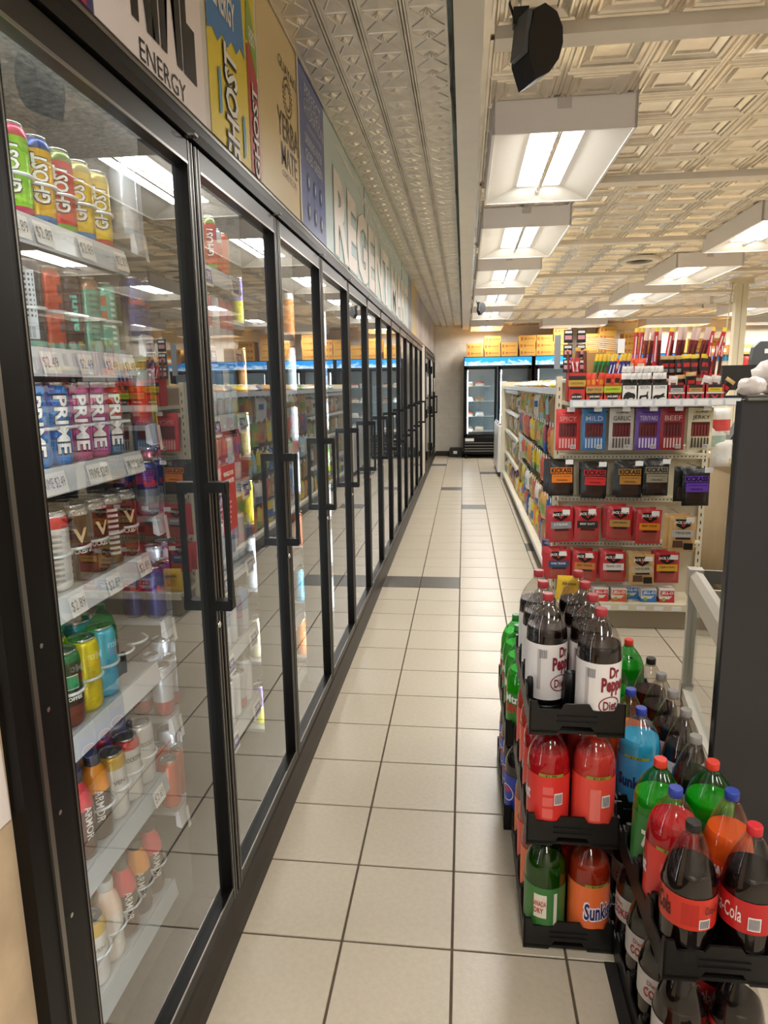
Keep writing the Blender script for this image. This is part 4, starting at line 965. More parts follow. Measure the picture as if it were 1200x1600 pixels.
def build_top():
    # cartons in the front row on the top shelf
    x = .605; G = 'display cartons on the top shelf'
    F = planeNY
    spec = [('c23430', 'tall red carton with gold band', .098, .165, 'jl', 'c29a3a', 'ORIGINAL'), ('c8422c', 'red carton with tan band', .098, .095, 'jl', 'b8924a', 'BEEF STICK'), ('c8422c', 'red carton with lime band', .1, .095, 'jl', 'a8bf2a', 'JALAPENO'),
            ('e2ddd6', 'white carton with bison picture', .084, .10, 'bison', None, 'ICON'), ('e2ddd6', 'white carton with elk picture', .078, .10, 'elk', None, 'ICON'), ('e2ddd6', 'white carton with leaping deer picture', .084, .10, 'deer', None, 'ICON'),
            ('b52a2c', 'red carton with silver panel', .098, .088, 'arrow', 'a8a49e', 'ORIGINAL'), ('b52a2c', 'red carton with bronze panel', .102, .088, 'arrow', 'b08a4a', 'TERIYAKI'), ('b52a2c', 'red carton with yellow panel', .105, .088, 'arrow', 'd8b82a', 'PEPPERED')]
    cen = []
    for c, n, w_, h, st, bc, s in spec:
        xc = x+w_/2; cen.append((xc, w_, h)); x += w_+.003
        t = T_('display_carton', n+' holding snack sticks on the top shelf', 'carton', (xc, 4.115, 1.41), group=G)
        k = .003; b = MB(); hw = w_/2
        b.box(-hw, hw, 0, .003, 0, h, flat(c)).box(-hw, hw, .107, .11, 0, h+.02, flat(c)).box(-hw, -hw+k, 0, .11, 0, h, flat(c)).box(hw-k, hw, 0, .11, 0, h, flat(c)).box(-hw, hw, 0, .11, 0, .003, flat(c))
        o = b.obj('tray_box', t); l = MB()
        if st == 'jl':
            if h > .12: l.rect(F(0, -.001, .135), -hw, hw, -.012, .012, flat('2a1f1a'))
            z0 = h-.028 if h < .12 else .105
            l.rect(F(0, -.001, z0), -hw, hw, -.018, .018, flat(bc)); l.text(s, F(0, -.002, z0), w_*.8, .013, flat('3a2a1a'), 0)
            l.rect(F(0, -.001, z0-.027), -hw*.85, hw*.85, -.007, .006, flat('241a16')); l.disc((0, -.0012, .026), .034, flat('2a1a16'), 'y', 20, .022); l.text("JACK LINK'S", F(0, -.002, .026), .058, .014, flat('ece6de'), .03)
        elif st == 'arrow':
            l.rect(F(0, -.001, h-.012), -hw*.72, hw*.72, -.012, .012, flat('231a17')); l.rect(F(0, -.0014, h-.03), -hw*.72, hw*.72, -.01, .012, flat(bc)); l.text(s, F(0, -.002, h-.028), w_*.5, .008, M_INK, 0); l.rect(F(0, -.001, h-.047), -hw*.9, hw*.9, -.004, .005, flat('cfc8c0'))
            l.rect(F(0, -.001, .018), -hw*.62, hw*.62, -.018, .018, flat('231a17')); l.poly(F(0, -.0015, .016), [(-.022, .014), (0, -.012), (.022, .014), (.012, .014), (0, 0), (-.012, .014)], flat('c8302f'))
        else:
            l.rect(F(0, -.001, h-.004), -hw, hw, -.008, .004, M_INK); l.text('ICON', F(0, -.002, h-.024), w_*.62, .015, flat('3a3632'), 0)
            sil = {'bison': [(-.036, .004), (-.030, .028), (-.022, .040), (-.006, .046), (.010, .040), (.026, .036), (.034, .024), (.030, .010), (.024, .0), (.018, .012), (.0, .010), (-.012, .0), (-.018, .010), (-.028, .0)],
                   'elk': [(-.030, .0), (-.026, .024), (-.006, .026), (.010, .028), (.014, .046), (.020, .048), (.018, .030), (.022, .014), (.020, .0), (.014, .0), (.010, .016), (-.012, .014), (-.024, .0)],
                   'deer': [(-.036, .018), (-.022, .026), (.004, .026), (.020, .036), (.028, .034), (.022, .024), (.034, .012), (.020, .014), (.004, .010), (-.010, .0), (-.018, .010), (-.034, .002)]}[st]
            l.poly(F(0, -.0015, .006), sil, M_INK)
        l.obj('lettering', o)
    # sticks and small packs standing in the cartons
    pk = {}
    def pack(kind):
        if kind not in pk:
            if kind == 'bigo': me = pouch_mesh('stick_pack', .040, .115, .012, [(0, 1, 0, 1, 'd8452a'), (.3, .7, .3, .7, 'd8922a')], 4, 6)
            elif kind == 'lime': me = pouch_mesh('stick_pack', .045, .110, .012, [(0, 1, 0, 1, 'd8452a'), (.1, .55, .2, .8, '8a9a2a'), (.55, .8, .3, .8, '4a2a24')], 5, 8)
            elif kind == 'icon': me = pouch_mesh('stick_pack', .034, .12, .010, [(0, 1, 0, 1, 'dedad4'), (.0, .25, 0, 1, '1b1714'), (.30, .52, .1, .9, 'c84a40'), (.52, .66, .1, .9, '24201d')], 5, 10)
            elif kind == 'icong': me = pouch_mesh('stick_pack', .034, .12, .010, [(0, 1, 0, 1, 'dedad4'), (.0, .25, 0, 1, '1b1714'), (.30, .52, .1, .9, '9aa05a'), (.52, .66, .1, .9, '24201d')], 5, 10)
            elif kind == 'dark': me = pouch_mesh('stick_pack', .058, .11, .014, [(0, 1, 0, 1, '1e1a18'), (.8, 1, 0, 1, 'b8975a'), (.42, .62, .25, .75, 'b52a2c'), (.1, .25, .1, .9, '8f8a86')], 6, 10)
            elif kind == 'darky': me = pouch_mesh('stick_pack', .058, .12, .014, [(0, 1, 0, 1, '1e1a18'), (.8, 1, 0, 1, 'd8b82a'), (.42, .62, .25, .75, 'b52a2c'), (.0, .2, .1, .9, 'a8383c')], 6, 10)
            elif kind == 'clear': me = pouch_mesh('stick_pack', .05, .105, .014, [(0, 1, 0, 1, 'cfc6c0'), (.1, .6, .2, .8, '5a2a24')], 5, 8)
            elif kind == 'redst': me = pouch_mesh('stick_pack', .018, .2, .012, [(0, 1, 0, 1, 'b8323a'), (.1, .55, 0, 1, '4a1c1a'), (.6, .85, .2, .8, 'e0d8d2')], 3, 10)
            elif kind == 'tall': me = pouch_mesh('stick_pack', .026, .30, .012, [(0, 1, 0, 1, '7a2a28'), (.75, 1, 0, 1, 'cfb4a8'), (.1, .7, .3, .7, '3f1614')], 3, 12)
            elif kind == 'tallr': me = pouch_mesh('stick_pack', .026, .30, .012, [(0, 1, 0, 1, 'b8303a'), (.92, 1, 0, 1, 'd8c03a'), (.35, .8, .3, .7, 'd6cac4')], 3, 12)
            elif kind == 'green': me = pouch_mesh('stick_pack', .024, .17, .012, [(0, 1, 0, 1, '2f7a3c'), (.8, 1, 0, 1, 'd8b03a'), (.3, .6, .3, .7, '5a1f1a')], 3, 8)
            elif kind == 'navy': me = pouch_mesh('stick_pack', .024, .17, .012, [(0, 1, 0, 1, '33307a'), (.8, 1, 0, 1, 'd8b03a'), (.3, .6, .3, .7, 'd0cad6')], 3, 8)
            elif kind == 'brown': me = pouch_mesh('stick_pack', .026, .18, .012, [(0, 1, 0, 1, '6a3a2c'), (.82, 1, 0, 1, 'c89a4a'), (.2, .6, .3, .7, '8a2a2a')], 3, 8)
            elif kind == 'org': me = pouch_mesh('stick_pack', .07, .09, .02, [(0, 1, 0, 1, 'd8502a'), (.3, .7, .2, .8, 'd8c0a0')], 5, 6)
            pk[kind] = me
        return pk[kind]
    cnt = {}
    NM = dict(bigo='orange red meat stick pack', lime='orange pack with lime panel', icon='white stick pack with red band', icong='white stick pack with green band', dark='black pack with gold top', darky='black pack with yellow top', clear='clear pack of dark meat bites', redst='thin red meat stick', tall='long brown meat stick', tallr='long red meat stick with yellow tip', green='green wrapped meat stick', navy='navy wrapped meat stick', brown='brown meat stick with gold tip', org='orange snack pouch')
    def stand(kind, x, y, z, tilt=0., where='display'):
        cnt[kind] = cnt.get(kind, 0)+1; i = cnt[kind]-1
        O('meat_stick', pack(kind), None, (x, y, z), (random.uniform(-.05, .12), tilt, random.uniform(-.15, .15)), '%s, %s of its kind from the left' % (NM[kind], ORD[min(i, 29)]), 'snack', 'loose snack sticks on the top shelf')
    Z = 1.414
    cx = [c[0] for c in cen]
    for i in range(4):
        stand('redst', cx[0]-.035+i*.022, 4.16+.01*(i % 2), Z+.05, random.uniform(-.35, .35))
    for i in range(4): stand('brown', cx[0]-.035+i*.03, 4.20, Z+.13, random.uniform(-.15, .25))
    for i in range(3): stand('bigo', cx[1]-.032+i*.034, 4.15, Z+.045, random.uniform(-.1, .1))
    for i in range(2): stand('lime', cx[2]-.026+i*.05, 4.15, Z+.045, random.uniform(-.08, .08))
    for b_ in (3, 4, 5):
        for i in range(3): stand('icong' if b_ == 4 else 'icon', cx[b_]-.028+i*.028, 4.14+.008*(i % 2), Z+.035, random.uniform(-.12, .12))
        for i in range(3): stand('icon', cx[b_]-.028+i*.028, 4.19, Z+.075, random.uniform(-.12, .12))
    for i in range(2): stand('clear' if i == 0 else 'dark', cx[6]-.02+i*.05, 4.14+.02*i, Z+.03, random.uniform(-.08, .08))
    stand('dark', cx[7]-.02, 4.14, Z+.045, -.05); stand('clear', cx[7]+.045, 4.135, Z+.03, .25); stand('clear', cx[8]-.005, 4.14, Z+.03, .15); stand('dark', cx[8]+.035, 4.15, Z+.02, .6)
    # second tier
    Z2 = 1.538
    for i in range(4): stand('green', cx[1]+.02+i*.022, 4.31, Z2-.02, .12+random.uniform(-.06, .2))
    for i in range(5): stand('navy', cx[2]+.0+i*.026, 4.31, Z2-.02, .08+random.uniform(-.05, .25))
    for i in range(3): stand('org', cx[3]+i*.06-.02, 4.32, Z2+.03)
    for i in range(3): stand('dark', cx[5]+.06+i*.045, 4.27+.02*(i % 2), Z2+.02)
    for i in range(3): stand('darky', cx[6]+.09+i*.05, 4.26+.02*(i % 2), Z2+.015, random.uniform(-.05, .1))
    for i in range(16): stand('tallr' if i in (0, 1, 4, 6, 14, 15) else 'tall', 1.02+i*.030, 4.36+.02*(i % 2), Z2+.0, random.uniform(-.06, .08)+(.012*i))
    for i in range(4): stand('redst', cx[8]-.03+i*.03, 4.26, Z2, random.uniform(-.05, .3))
    MB().box(.66, .86, 4.37, 4.39, 1.536, 1.70, mat('cardboard', 'a9814f', .7, noise=.06)).obj('cardboard_backer', label='plain brown cardboard backer behind the meat sticks', cat='cardboard')
    # tags and wire arm at the left
    t = T_('clip_strip', 'clip strip of small black and white packs at the top left of the end display', 'clip strip', (.612, 4.2, 0))
    MB().box(-.006, .012, .01, .014, 1.45, 1.84, flat('dcd8d2')).obj('strip', t)
    for q in range(2):
        for r_ in range(3): MB().box(-.03+q*.075, .02+q*.075, -.004, .008, 1.58+r_*.085, 1.655+r_*.085, flat('1e1b1a')).rect(planeNY(-.005+q*.075, -.005, 1.61+r_*.085), -.02, .02, -.012, .012, flat('c88a92')).rect(planeNY(-.005+q*.075, -.005, 1.64+r_*.085), -.02, .02, -.006, .008, flat('d8d4ce')).obj('hang_pack', t)
    MB().box(-.075, -.04, .05, .06, 1.60, 1.80, flat('8d9294')).obj('tag_holder', t)
    for q in range(6): MB().tube([(.7, 4.42, 1.80-q*.012), (.95, 4.34, 1.765-q*.012)], .003, mat('wire_white', 'cfcac2', .4), 5).obj('wire_arm', END)
    MB().box(.92, .96, 4.33, 4.335, 1.69, 1.775, M_TICKET).obj('wire_tag', END)
build_packs(); build_top()
# ------------------------------------------------------------------ long snack gondola along the aisle
GX = .618; GY0, GY1 = 4.62, 11.1
def build_gondola():
    t = T_('snack_gondola', 'long cream metal snack gondola running down the aisle', 'shelving unit')
    MB().box(1.03, 1.07, GY0, GY1, .0, 1.55, M_CREAM).obj('spine_panel', t)
    MB().box(.648, 1.45, GY0, GY1, .002, .12, mat('kick_grey', '6f675b', .5)).obj('kick_plate', t)
    MB().box(GX, 1.47, GY0-.1, GY1, .12, .145, M_CREAM).obj('base_deck', t)
    MB().box(GX-.006, GX, GY0-.1, GY1, .122, .156, M_RAIL).obj('price_rail', t)
    for y in [4.66+i*.92 for i in range(8)]: MB().box(.995, 1.03, y-.02, y+.02, 0, 1.56, M_CREAM).obj('upright', t)
    MB().box(.66, 1.03, GY1-.01, GY1+.015, .0, 1.55, M_CREAM).obj('end_panel', t)
    MB().box(.60, .66, GY1-.03, GY1+.015, .0, 1.55, M_CREAM).obj('end_upright', t)
    for z in (.47, .82, 1.13, 1.42):       # far section solid shelves
        MB().box(.66, 1.03, 8.6, GY1-.02, z-.02, z, M_CREAM).obj('shelf', t)
        MB().box(.652, .66, 8.6, GY1-.02, z-.035, z+.008, M_RAIL).obj('price_rail', t)
    for z in (.62, .92, 1.20, 1.43):      # near sections: bars with hooks
        MB().box(.99, 1.03, GY0, 8.55, z-.012, z+.012, M_CREAM).obj('peg_bar', t)
        for i in range(22):
            y = 4.75+i*.172
            MB().tube([(1.0, y, z), (.70, y, z), (.675, y, z+.006)], .003, M_STEEL, 4).obj('peg_hook', t)
            MB().box(.668, .671, y-.02, y+.02, z-.012, z+.022, M_TICKET).obj('price_ticket', t)
    MB().box(.63, 1.03, GY0, GY1, 1.455, 1.475, M_CREAM).box(.622, .63, GY0, GY1, 1.44, 1.485, M_RAIL).obj('top_shelf', t)
build_gondola()
def build_snacks():
    cols = [('dcbf3c', 'yellow'), ('c4604c', 'red'), ('3f6aa6', 'blue'), ('cf9d5a', 'caramel'), ('a5825a', 'brown'), ('86a45a', 'green'), ('dcd6ca', 'white'), ('d98f45', 'orange'), ('a5c0c8', 'pale blue'), ('a85a68', 'magenta'), ('c4b697', 'beige'), ('5f6486', 'dark indigo')]
    meshes = {}
    def bag(ci, v):
        k = (ci, v)
        if k not in meshes:
            c = cols[ci][0]; c2 = cols[(ci*5+v*3+2) % len(cols)][0]
            bands = [(0, 1, 0, 1, c), [(.3, .6, .1, .9, c2), (.0, .4, .0, 1, c2), (.55, .8, .15, .85, c2)][v]]
            meshes[k] = pouch_mesh('snack_bag', .155, .225, .055, bands, 6, 8, .004, seed=ci*3+v)
        return meshes[k]
    random.seed(21)
    rows = [(.62, 'lowest hook row'), (.92, 'third hook row'), (1.20, 'second hook row'), (1.43, 'top hook row')]
    fav = [[0, 6, 2, 1, 4, 7], [2, 7, 5, 1, 8, 0], [0, 3, 1, 2, 5, 4], [3, 3, 4, 0, 3, 6]]
    for r, (z, n) in enumerate(rows):
        for i in range(22):
            y = 4.75+i*.172
            ci = fav[r][(i//2) % 6] if random.random() < .7 else random.randrange(12); v = random.randrange(3)
            sc = random.uniform(.9, 1.08)
            O('snack_bag', bag(ci, v), None, (.705+random.uniform(-.015, .01), y, z-.012-.225*sc), (random.uniform(-.06, .06), 0, -PI/2+random.uniform(-.3, .3)), '%s snack bag, %s from the near end of the gondola %s' % (cols[ci][1], ORD[i], n), 'snack bag', 'snack bags hanging along the aisle', sc=(sc, sc, sc))
            if i % 2 == 0 and i < 14:
                O('snack_bag', bag(ci, v), None, (.765, y, z-.012-.225*sc), (0, 0, -PI/2+random.uniform(-.1, .1)), '%s snack bag hanging second behind the %s bag of the %s' % (cols[ci][1], ORD[i], n), 'snack bag', 'snack bags hanging along the aisle', sc=(sc, sc, sc))
    for r, (z, n) in enumerate(((.471, 'lower shelf'), (.821, 'middle shelf'), (1.131, 'upper shelf'))):
        for i in range(13):
            y = 8.72+i*.18; ci = [10, 6, 4, 5, 10, 3, 6][(i+r*2) % 7]
            O('snack_bag', bag(ci, i % 3), None, (.74, y, z), (.0, random.uniform(-.1, .1), -PI/2+random.uniform(-.3, .3)), '%s snack bag, %s on the far gondola %s' % (cols[ci][1], ORD[i], n), 'snack bag', 'snack bags on the far shelves')
    for i in range(20):
        y = 4.8+i*.31; ci = [3, 3, 0, 3, 6, 0, 6, 6][i % 8]
        O('snack_bag', bag(ci, i % 3), None, (.78, y, 1.50), (-PI/2+.15, 0, -PI/2+random.uniform(-.5, .5)), '%s snack bag lying on the gondola top, %s from the near end' % (cols[ci][1], ORD[i]), 'snack bag', 'snack bags on top of the gondola')
    # base deck: boxes, tubs and bags
    tub = MB().lathe([(.045, 0), (.05, .01), (.05, .11), (.046, .115)], flat('33406a'), 16).mesh('tub'); tl = MB().lathe([(.052, .115), (.052, .135), (.048, .14)], flat('26304f'), 16).mesh('lid')
    for i in range(3):
        t = T_('snack_tub', 'navy snack tub, %s from the near end on the gondola base' % ORD[i], 'tub', (.68, 5.15+i*.13, .146), group='tubs on the gondola base'); O('tub', tub, t); O('lid', tl, t)
    bc = ['b8383a', 'd8d2c8', '3f6fae', 'c8602f']
    for i in range(4):
        MB().box(.63, .72, 4.62+i*.1, 4.70+i*.1, .146, .28, flat(bc[i])).rect(lambda a, b, i=i: (.629, 4.66+i*.1-a, .21+b), -.03, .03, -.02, .03, flat('e0d8c8')).obj('snack_box', label='%s snack box, %s at the near end of the gondola base' % (['red', 'white', 'blue', 'orange'][i], ORD[i]), cat='box', group='boxes on the gondola base')
    for i in range(30):
        y = 5.6+i*.18; ci = [1, 4, 2, 1, 0, 7, 0, 6, 0, 2][i % 10]
        O('snack_bag', bag(ci, i % 3), None, (.70, y, .146), (.0, random.uniform(-.15, .15), -PI/2+random.uniform(-.4, .4)), '%s snack bag, %s along the gondola base deck' % (cols[ci][1], ORD[i]), 'snack bag', 'snack bags on the base deck')
build_snacks()
# ------------------------------------------------------------------ upright glass coolers at the back wall
def sky_header():
    m = D.materials.new('lit_sky_header'); m.use_nodes = True; nt = m.node_tree; b = nt.nodes['Principled BSDF']
    tc = nt.nodes.new('ShaderNodeTexCoord'); sx = nt.nodes.new('ShaderNodeSeparateXYZ'); nt.links.new(tc.outputs['Object'], sx.inputs[0])
    n = nt.nodes.new('ShaderNodeTexNoise'); n.inputs['Scale'].default_value = 9; n.inputs['Detail'].default_value = 6
    mp = nt.nodes.new('ShaderNodeMapping'); mp.inputs['Scale'].default_value = (1, 1, 2.2); nt.links.new(tc.outputs['Object'], mp.inputs[0]); nt.links.new(mp.outputs[0], n.inputs['Vector'])
    mr = nt.nodes.new('ShaderNodeMapRange'); mr.inputs['From Min'].default_value = 1.90; mr.inputs['From Max'].default_value = 2.06; mr.inputs['To Min'].default_value = .25; mr.inputs['To Max'].default_value = -.25
    nt.links.new(sx.outputs['Z'], mr.inputs['Value'])
    ad = nt.nodes.new('ShaderNodeMath'); ad.operation = 'ADD'; nt.links.new(n.outputs['Fac'], ad.inputs[0]); nt.links.new(mr.outputs[0], ad.inputs[1])
    r = nt.nodes.new('ShaderNodeValToRGB'); r.color_ramp.elements[0].color = lin('1583d6'); r.color_ramp.elements[0].position = .50; r.color_ramp.elements[1].color = lin('cfeaf8'); r.color_ramp.elements[1].position = .80
    nt.links.new(ad.outputs[0], r.inputs[0]); nt.links.new(r.outputs[0], b.inputs['Base Color']); nt.links.new(r.outputs[0], b.inputs['Emission Color'])
    b.inputs['Emission Strength'].default_value = 1.1; b.inputs['Roughness'].default_value = .3
    return m
M_SKY = sky_header()
def back_cooler(x0, label):
    W = 1.37; y0, y1 = 14.19, 14.88
    t = T_('upright_cooler', label, 'cooler', (x0, 0, 0), group='upright glass coolers along the back wall')
    ins = mat('cooler_liner', '9fb4bd', .4)
    b = MB().box(0, W, y0+.05, y1, .09, .14, M_BLACK).box(0, .03, y0+.05, y1, .14, 2.07, M_BLACK).box(W-.03, W, y0+.05, y1, .14, 2.07, M_BLACK).box(0, W, y0+.05, y1, 2.05, 2.07, M_BLACK).box(.03, W-.03, y1-.03, y1, .14, 2.05, ins)
    b.obj('cabinet', t)
    MB().box(0, W, y0, y0+.05, 1.88, 2.07, M_BLACK).obj('header_box', t)
    MB().box(.015, W-.015, y0-.004, y0, 1.895, 2.055, M_SKY).obj('lit_header', t)
    g = MB().box(0, W, y0, y0+.05, .10, .44, M_BLACK)
    g.obj('grille_panel', t)
    for z in (.20, .26, .32, .15): MB().box(.03, W-.03, y0-.012, y0-.002, z, z+.014, M_STEEL).obj('grille_slat', t)
    MB().box(.04, .22, y0-.003, y0, .36, .42, M_TICKET).obj('badge', t)
    for x in (.06, W-.06): MB().lathe([(.03, 0), (.03, .05), (.02, .09)], M_INK, 10).obj('caster', t, loc=(x, y0+.08, 0))
    for d in range(2):
        a = .02+d*(W/2-.01); c = a+W/2-.03
        MB().box(a, a+.05, y0, y0+.04, .45, 1.87, M_BLACK).obj('door_stile', t); MB().box(c-.05, c, y0, y0+.04, .45, 1.87, M_BLACK).obj('door_stile', t)
        MB().box(a, c, y0, y0+.04, 1.82, 1.87, M_BLACK).obj('door_rail', t); MB().box(a, c, y0, y0+.04, .45, .50, M_BLACK).obj('door_rail', t)
        MB().box(a+.05, c-.05, y0+.015, y0+.02, .50, 1.82, M_GLASS2).obj('glass_pane', t)
        MB().box(a+.055, a+.070, y0+.06, y0+.07, .52, 1.80, M_LED).obj('light_strip', t)
        for z in (.55, .86, 1.17, 1.48):
            MB().box(a+.03, c-.03, y0+.12, y1-.04, z, z+.012, mat('wire_shelf', 'b9cdd4', .3)).obj('shelf', t)
    return t
for k, x in enumerate((-.01, 1.41, 2.83, 4.25, 5.67)):
    back_cooler(x, ['black two-door glass cooler with blue sky header, leftmost at the back wall', 'second black glass cooler from the left at the back wall', 'third black glass cooler with blue header at the back wall', 'fourth black glass cooler seen beside the white column', 'rightmost black glass cooler at the back wall'][k])
def tray_goods():
    random.seed(5)
    for k, x in enumerate((.10, .32, .80, 1.02)):
        for j, z in enumerate((.562, .872, 1.182, 1.492)):
            b = MB(); c = ['d8d4cc', 'c8b8a4', 'dfe3e6', 'a88a70'][(k+j) % 4]
            o = T_('frozen_tray', '%s wrapped tray, %s shelf up, %s from the left in the back cooler' % (['pale', 'tan', 'white', 'brown'][(k+j) % 4], ORD[j], ORD[k]), 'food tray', (x, 14.42, z), group='wrapped trays in the back cooler')
            MB().bevbox(-.09, .09, -.10, .10, 0, .05, flat(c, .25), .012).obj('tray', o)
            MB().bevbox(-.08, .08, -.08, .09, .05, .085, flat(['8a6a58', 'b05048', 'e0dcd4', 'cfd4d6'][(k*2+j) % 4], .25), .012).obj('contents', o)
tray_goods()
def cartons():
    m = mat('yellow_carton', 'd3a24a', .6, noise=.05); ink = flat('b5632f')
    me = MB().box(-.16, .16, -.2, .2, 0, .135, m).rect(planeNY(0, -.2015, .067), -.14, -.10, -.03, .03, ink).rect(planeNY(0, -.2015, .067), -.02, .13, -.006, .008, ink).rect(planeNY(0, -.2015, .067), -.07, -.03, -.02, .02, ink).mesh('yellow_carton')
    lay = [(.20, 2), (.56, 3), (.90, 2), (1.27, 3), (1.60, 3), (1.93, 4), (2.5, 3), (2.83, 4), (3.3, 3), (3.63, 2), (4.5, 2), (4.9, 2), (5.4, 1)]
    for i, (x, n) in enumerate(lay):
        for k in range(n):
            O('yellow_carton', me, None, (x+random.uniform(-.008, .008), 14.45, 2.071+k*.1355), (0, 0, random.uniform(-.02, .02)), 'yellow carton on the back coolers, %s column from the left, %s from the bottom' % (ORD[i], ORD[k]), 'carton', 'yellow cartons stacked on the back coolers')
cartons()
def chest():
    t = T_('chest_freezer', 'white chest freezer with glass lid at the far end of the snack gondola', 'freezer', (.56, 11.3, 0))
    MB().bevbox(0, .75, 0, 1.5, .08, .86, mat('freezer_white', 'dcdcda', .35), .02).obj('body', t)
    MB().box(.01, .74, .01, 1.49, .862, .885, M_ALU).obj('rim', t); MB().box(.03, .72, .03, 1.47, .886, .90, M_GLASS2).obj('glass_lid', t)
    MB().box(.03, .72, .03, 1.47, .003, .08, M_INK).obj('plinth', t)
    t = T_('floor_crate', 'black low crate on the floor beside the back cooler', 'crate', (-.16, 14.62, 0))
    MB().prism([(-.15, 0), (.13, 0), (.13, .19), (-.13, .19), (-.15, .14)], M_INK, 'y', -.12, .12).obj('body', t); MB().box(-.06, .02, -.123, -.1201, .07, .13, M_TICKET).obj('ticket', t)
chest()

# ------------------------------------------------------------------ ceiling hardware and column
def speaker(x, y, z, s, label, rz):
    t = T_('ceiling_speaker', label, 'speaker', (x, y, z), (0, 0, rz))
    m = mat('speaker_black', '161616', .45); mg = mat('speaker_grey', '55595d', .4)
    arc = [(.0, .115), (.055, .10), (.088, .055), (.098, 0), (.088, -.06), (.055, -.115), (.0, -.155)]
    side = [(p[0]*s, p[1]*s) for p in arc] + [(-.045*s, -.075*s), (-.052*s, .0), (-.04*s, .085*s)]
    MB().prism(side, m, 'y', -.055*s, .075*s).obj('cabinet', t, rot=(0, .12, .45))
    MB().box(-.066*s, -.047*s, -.05*s, .05*s, -.07*s, .08*s, mg).obj('grille', t, rot=(0, .12, .45))
    MB().box(-.08*s, -.02*s, .0, .05*s, .07*s, .13*s, m).obj('bracket', t)
    MB().tube([(-.07*s, .02, .09*s), (-.095*s, 0, .14*s), (-.11*s, -.05, .22*s)], .005, m, 6).obj('cable', t)
speaker(.218, 2.50, 2.615, .84, 'black curved loudspeaker hanging at the near end of the aisle ceiling', 0)
speaker(.21, 9.45, 2.52, .6, 'small black loudspeaker hanging far down the ceiling raceway', 0)
def hardware():
    t = T_('support_column', 'white metal column rising to the ceiling behind the meat snacks', 'column', (3.33, 9.0, 0))
    MB().prism([(-.068, -.05), (.068, -.05), (.068, .05), (-.068, .05)], M_CREAM, 'z', 0, 2.70).box(-.003, .003, -.052, -.05, 0, 2.7, mat('seam_grey', '9a9284', .6)).obj('shaft', t)
    MB().prism([(-.11, -.09), (.11, -.09), (.11, .09), (-.11, .09)], M_CREAM, 'z', 2.66, 2.74).obj('cap', t)
    MB().tube([(-.12, -.05, 2.68), (-.15, -.05, 2.2), (-.2, -.05, 1.6), (-.22, -.05, 1.2)], .008, M_CREAM, 6).obj('conduit', t)
    v = T_('ceiling_vent', 'round grey ceiling vent with a dark centre', 'vent', (1.74, 7.4, 2.70))
    MB().lathe([(.2, .038), (.205, .012), (.19, 0), (.15, .002), (.135, .02)], M_BATTEN, 28, cap0=False, cap1=False).obj('outer_ring', v)
    MB().lathe([(.125, .022), (.118, .004), (.08, .01), (.075, .025)], mat('vent_grey', '6f685c', .5), 28, cap0=False, cap1=False).obj('inner_cone', v)
    MB().lathe([(.13, .036), (.13, .038)], M_INK, 24).obj('throat', v)
    c = T_('security_camera', 'small white security camera under the ceiling left of the column', 'camera', (3.6, 10.8, 2.60))
    MB().box(-.12, .06, -.04, .04, -.03, .03, M_WHITE).obj('body', c); MB().lathe([(.03, 0), (.03, .11)], M_WHITE, 12).obj('mount', c, loc=(0, 0, .03)); MB().disc((-.13, 0, 0), .02, M_INK, 'x', 10).obj('lens', c)
hardware()

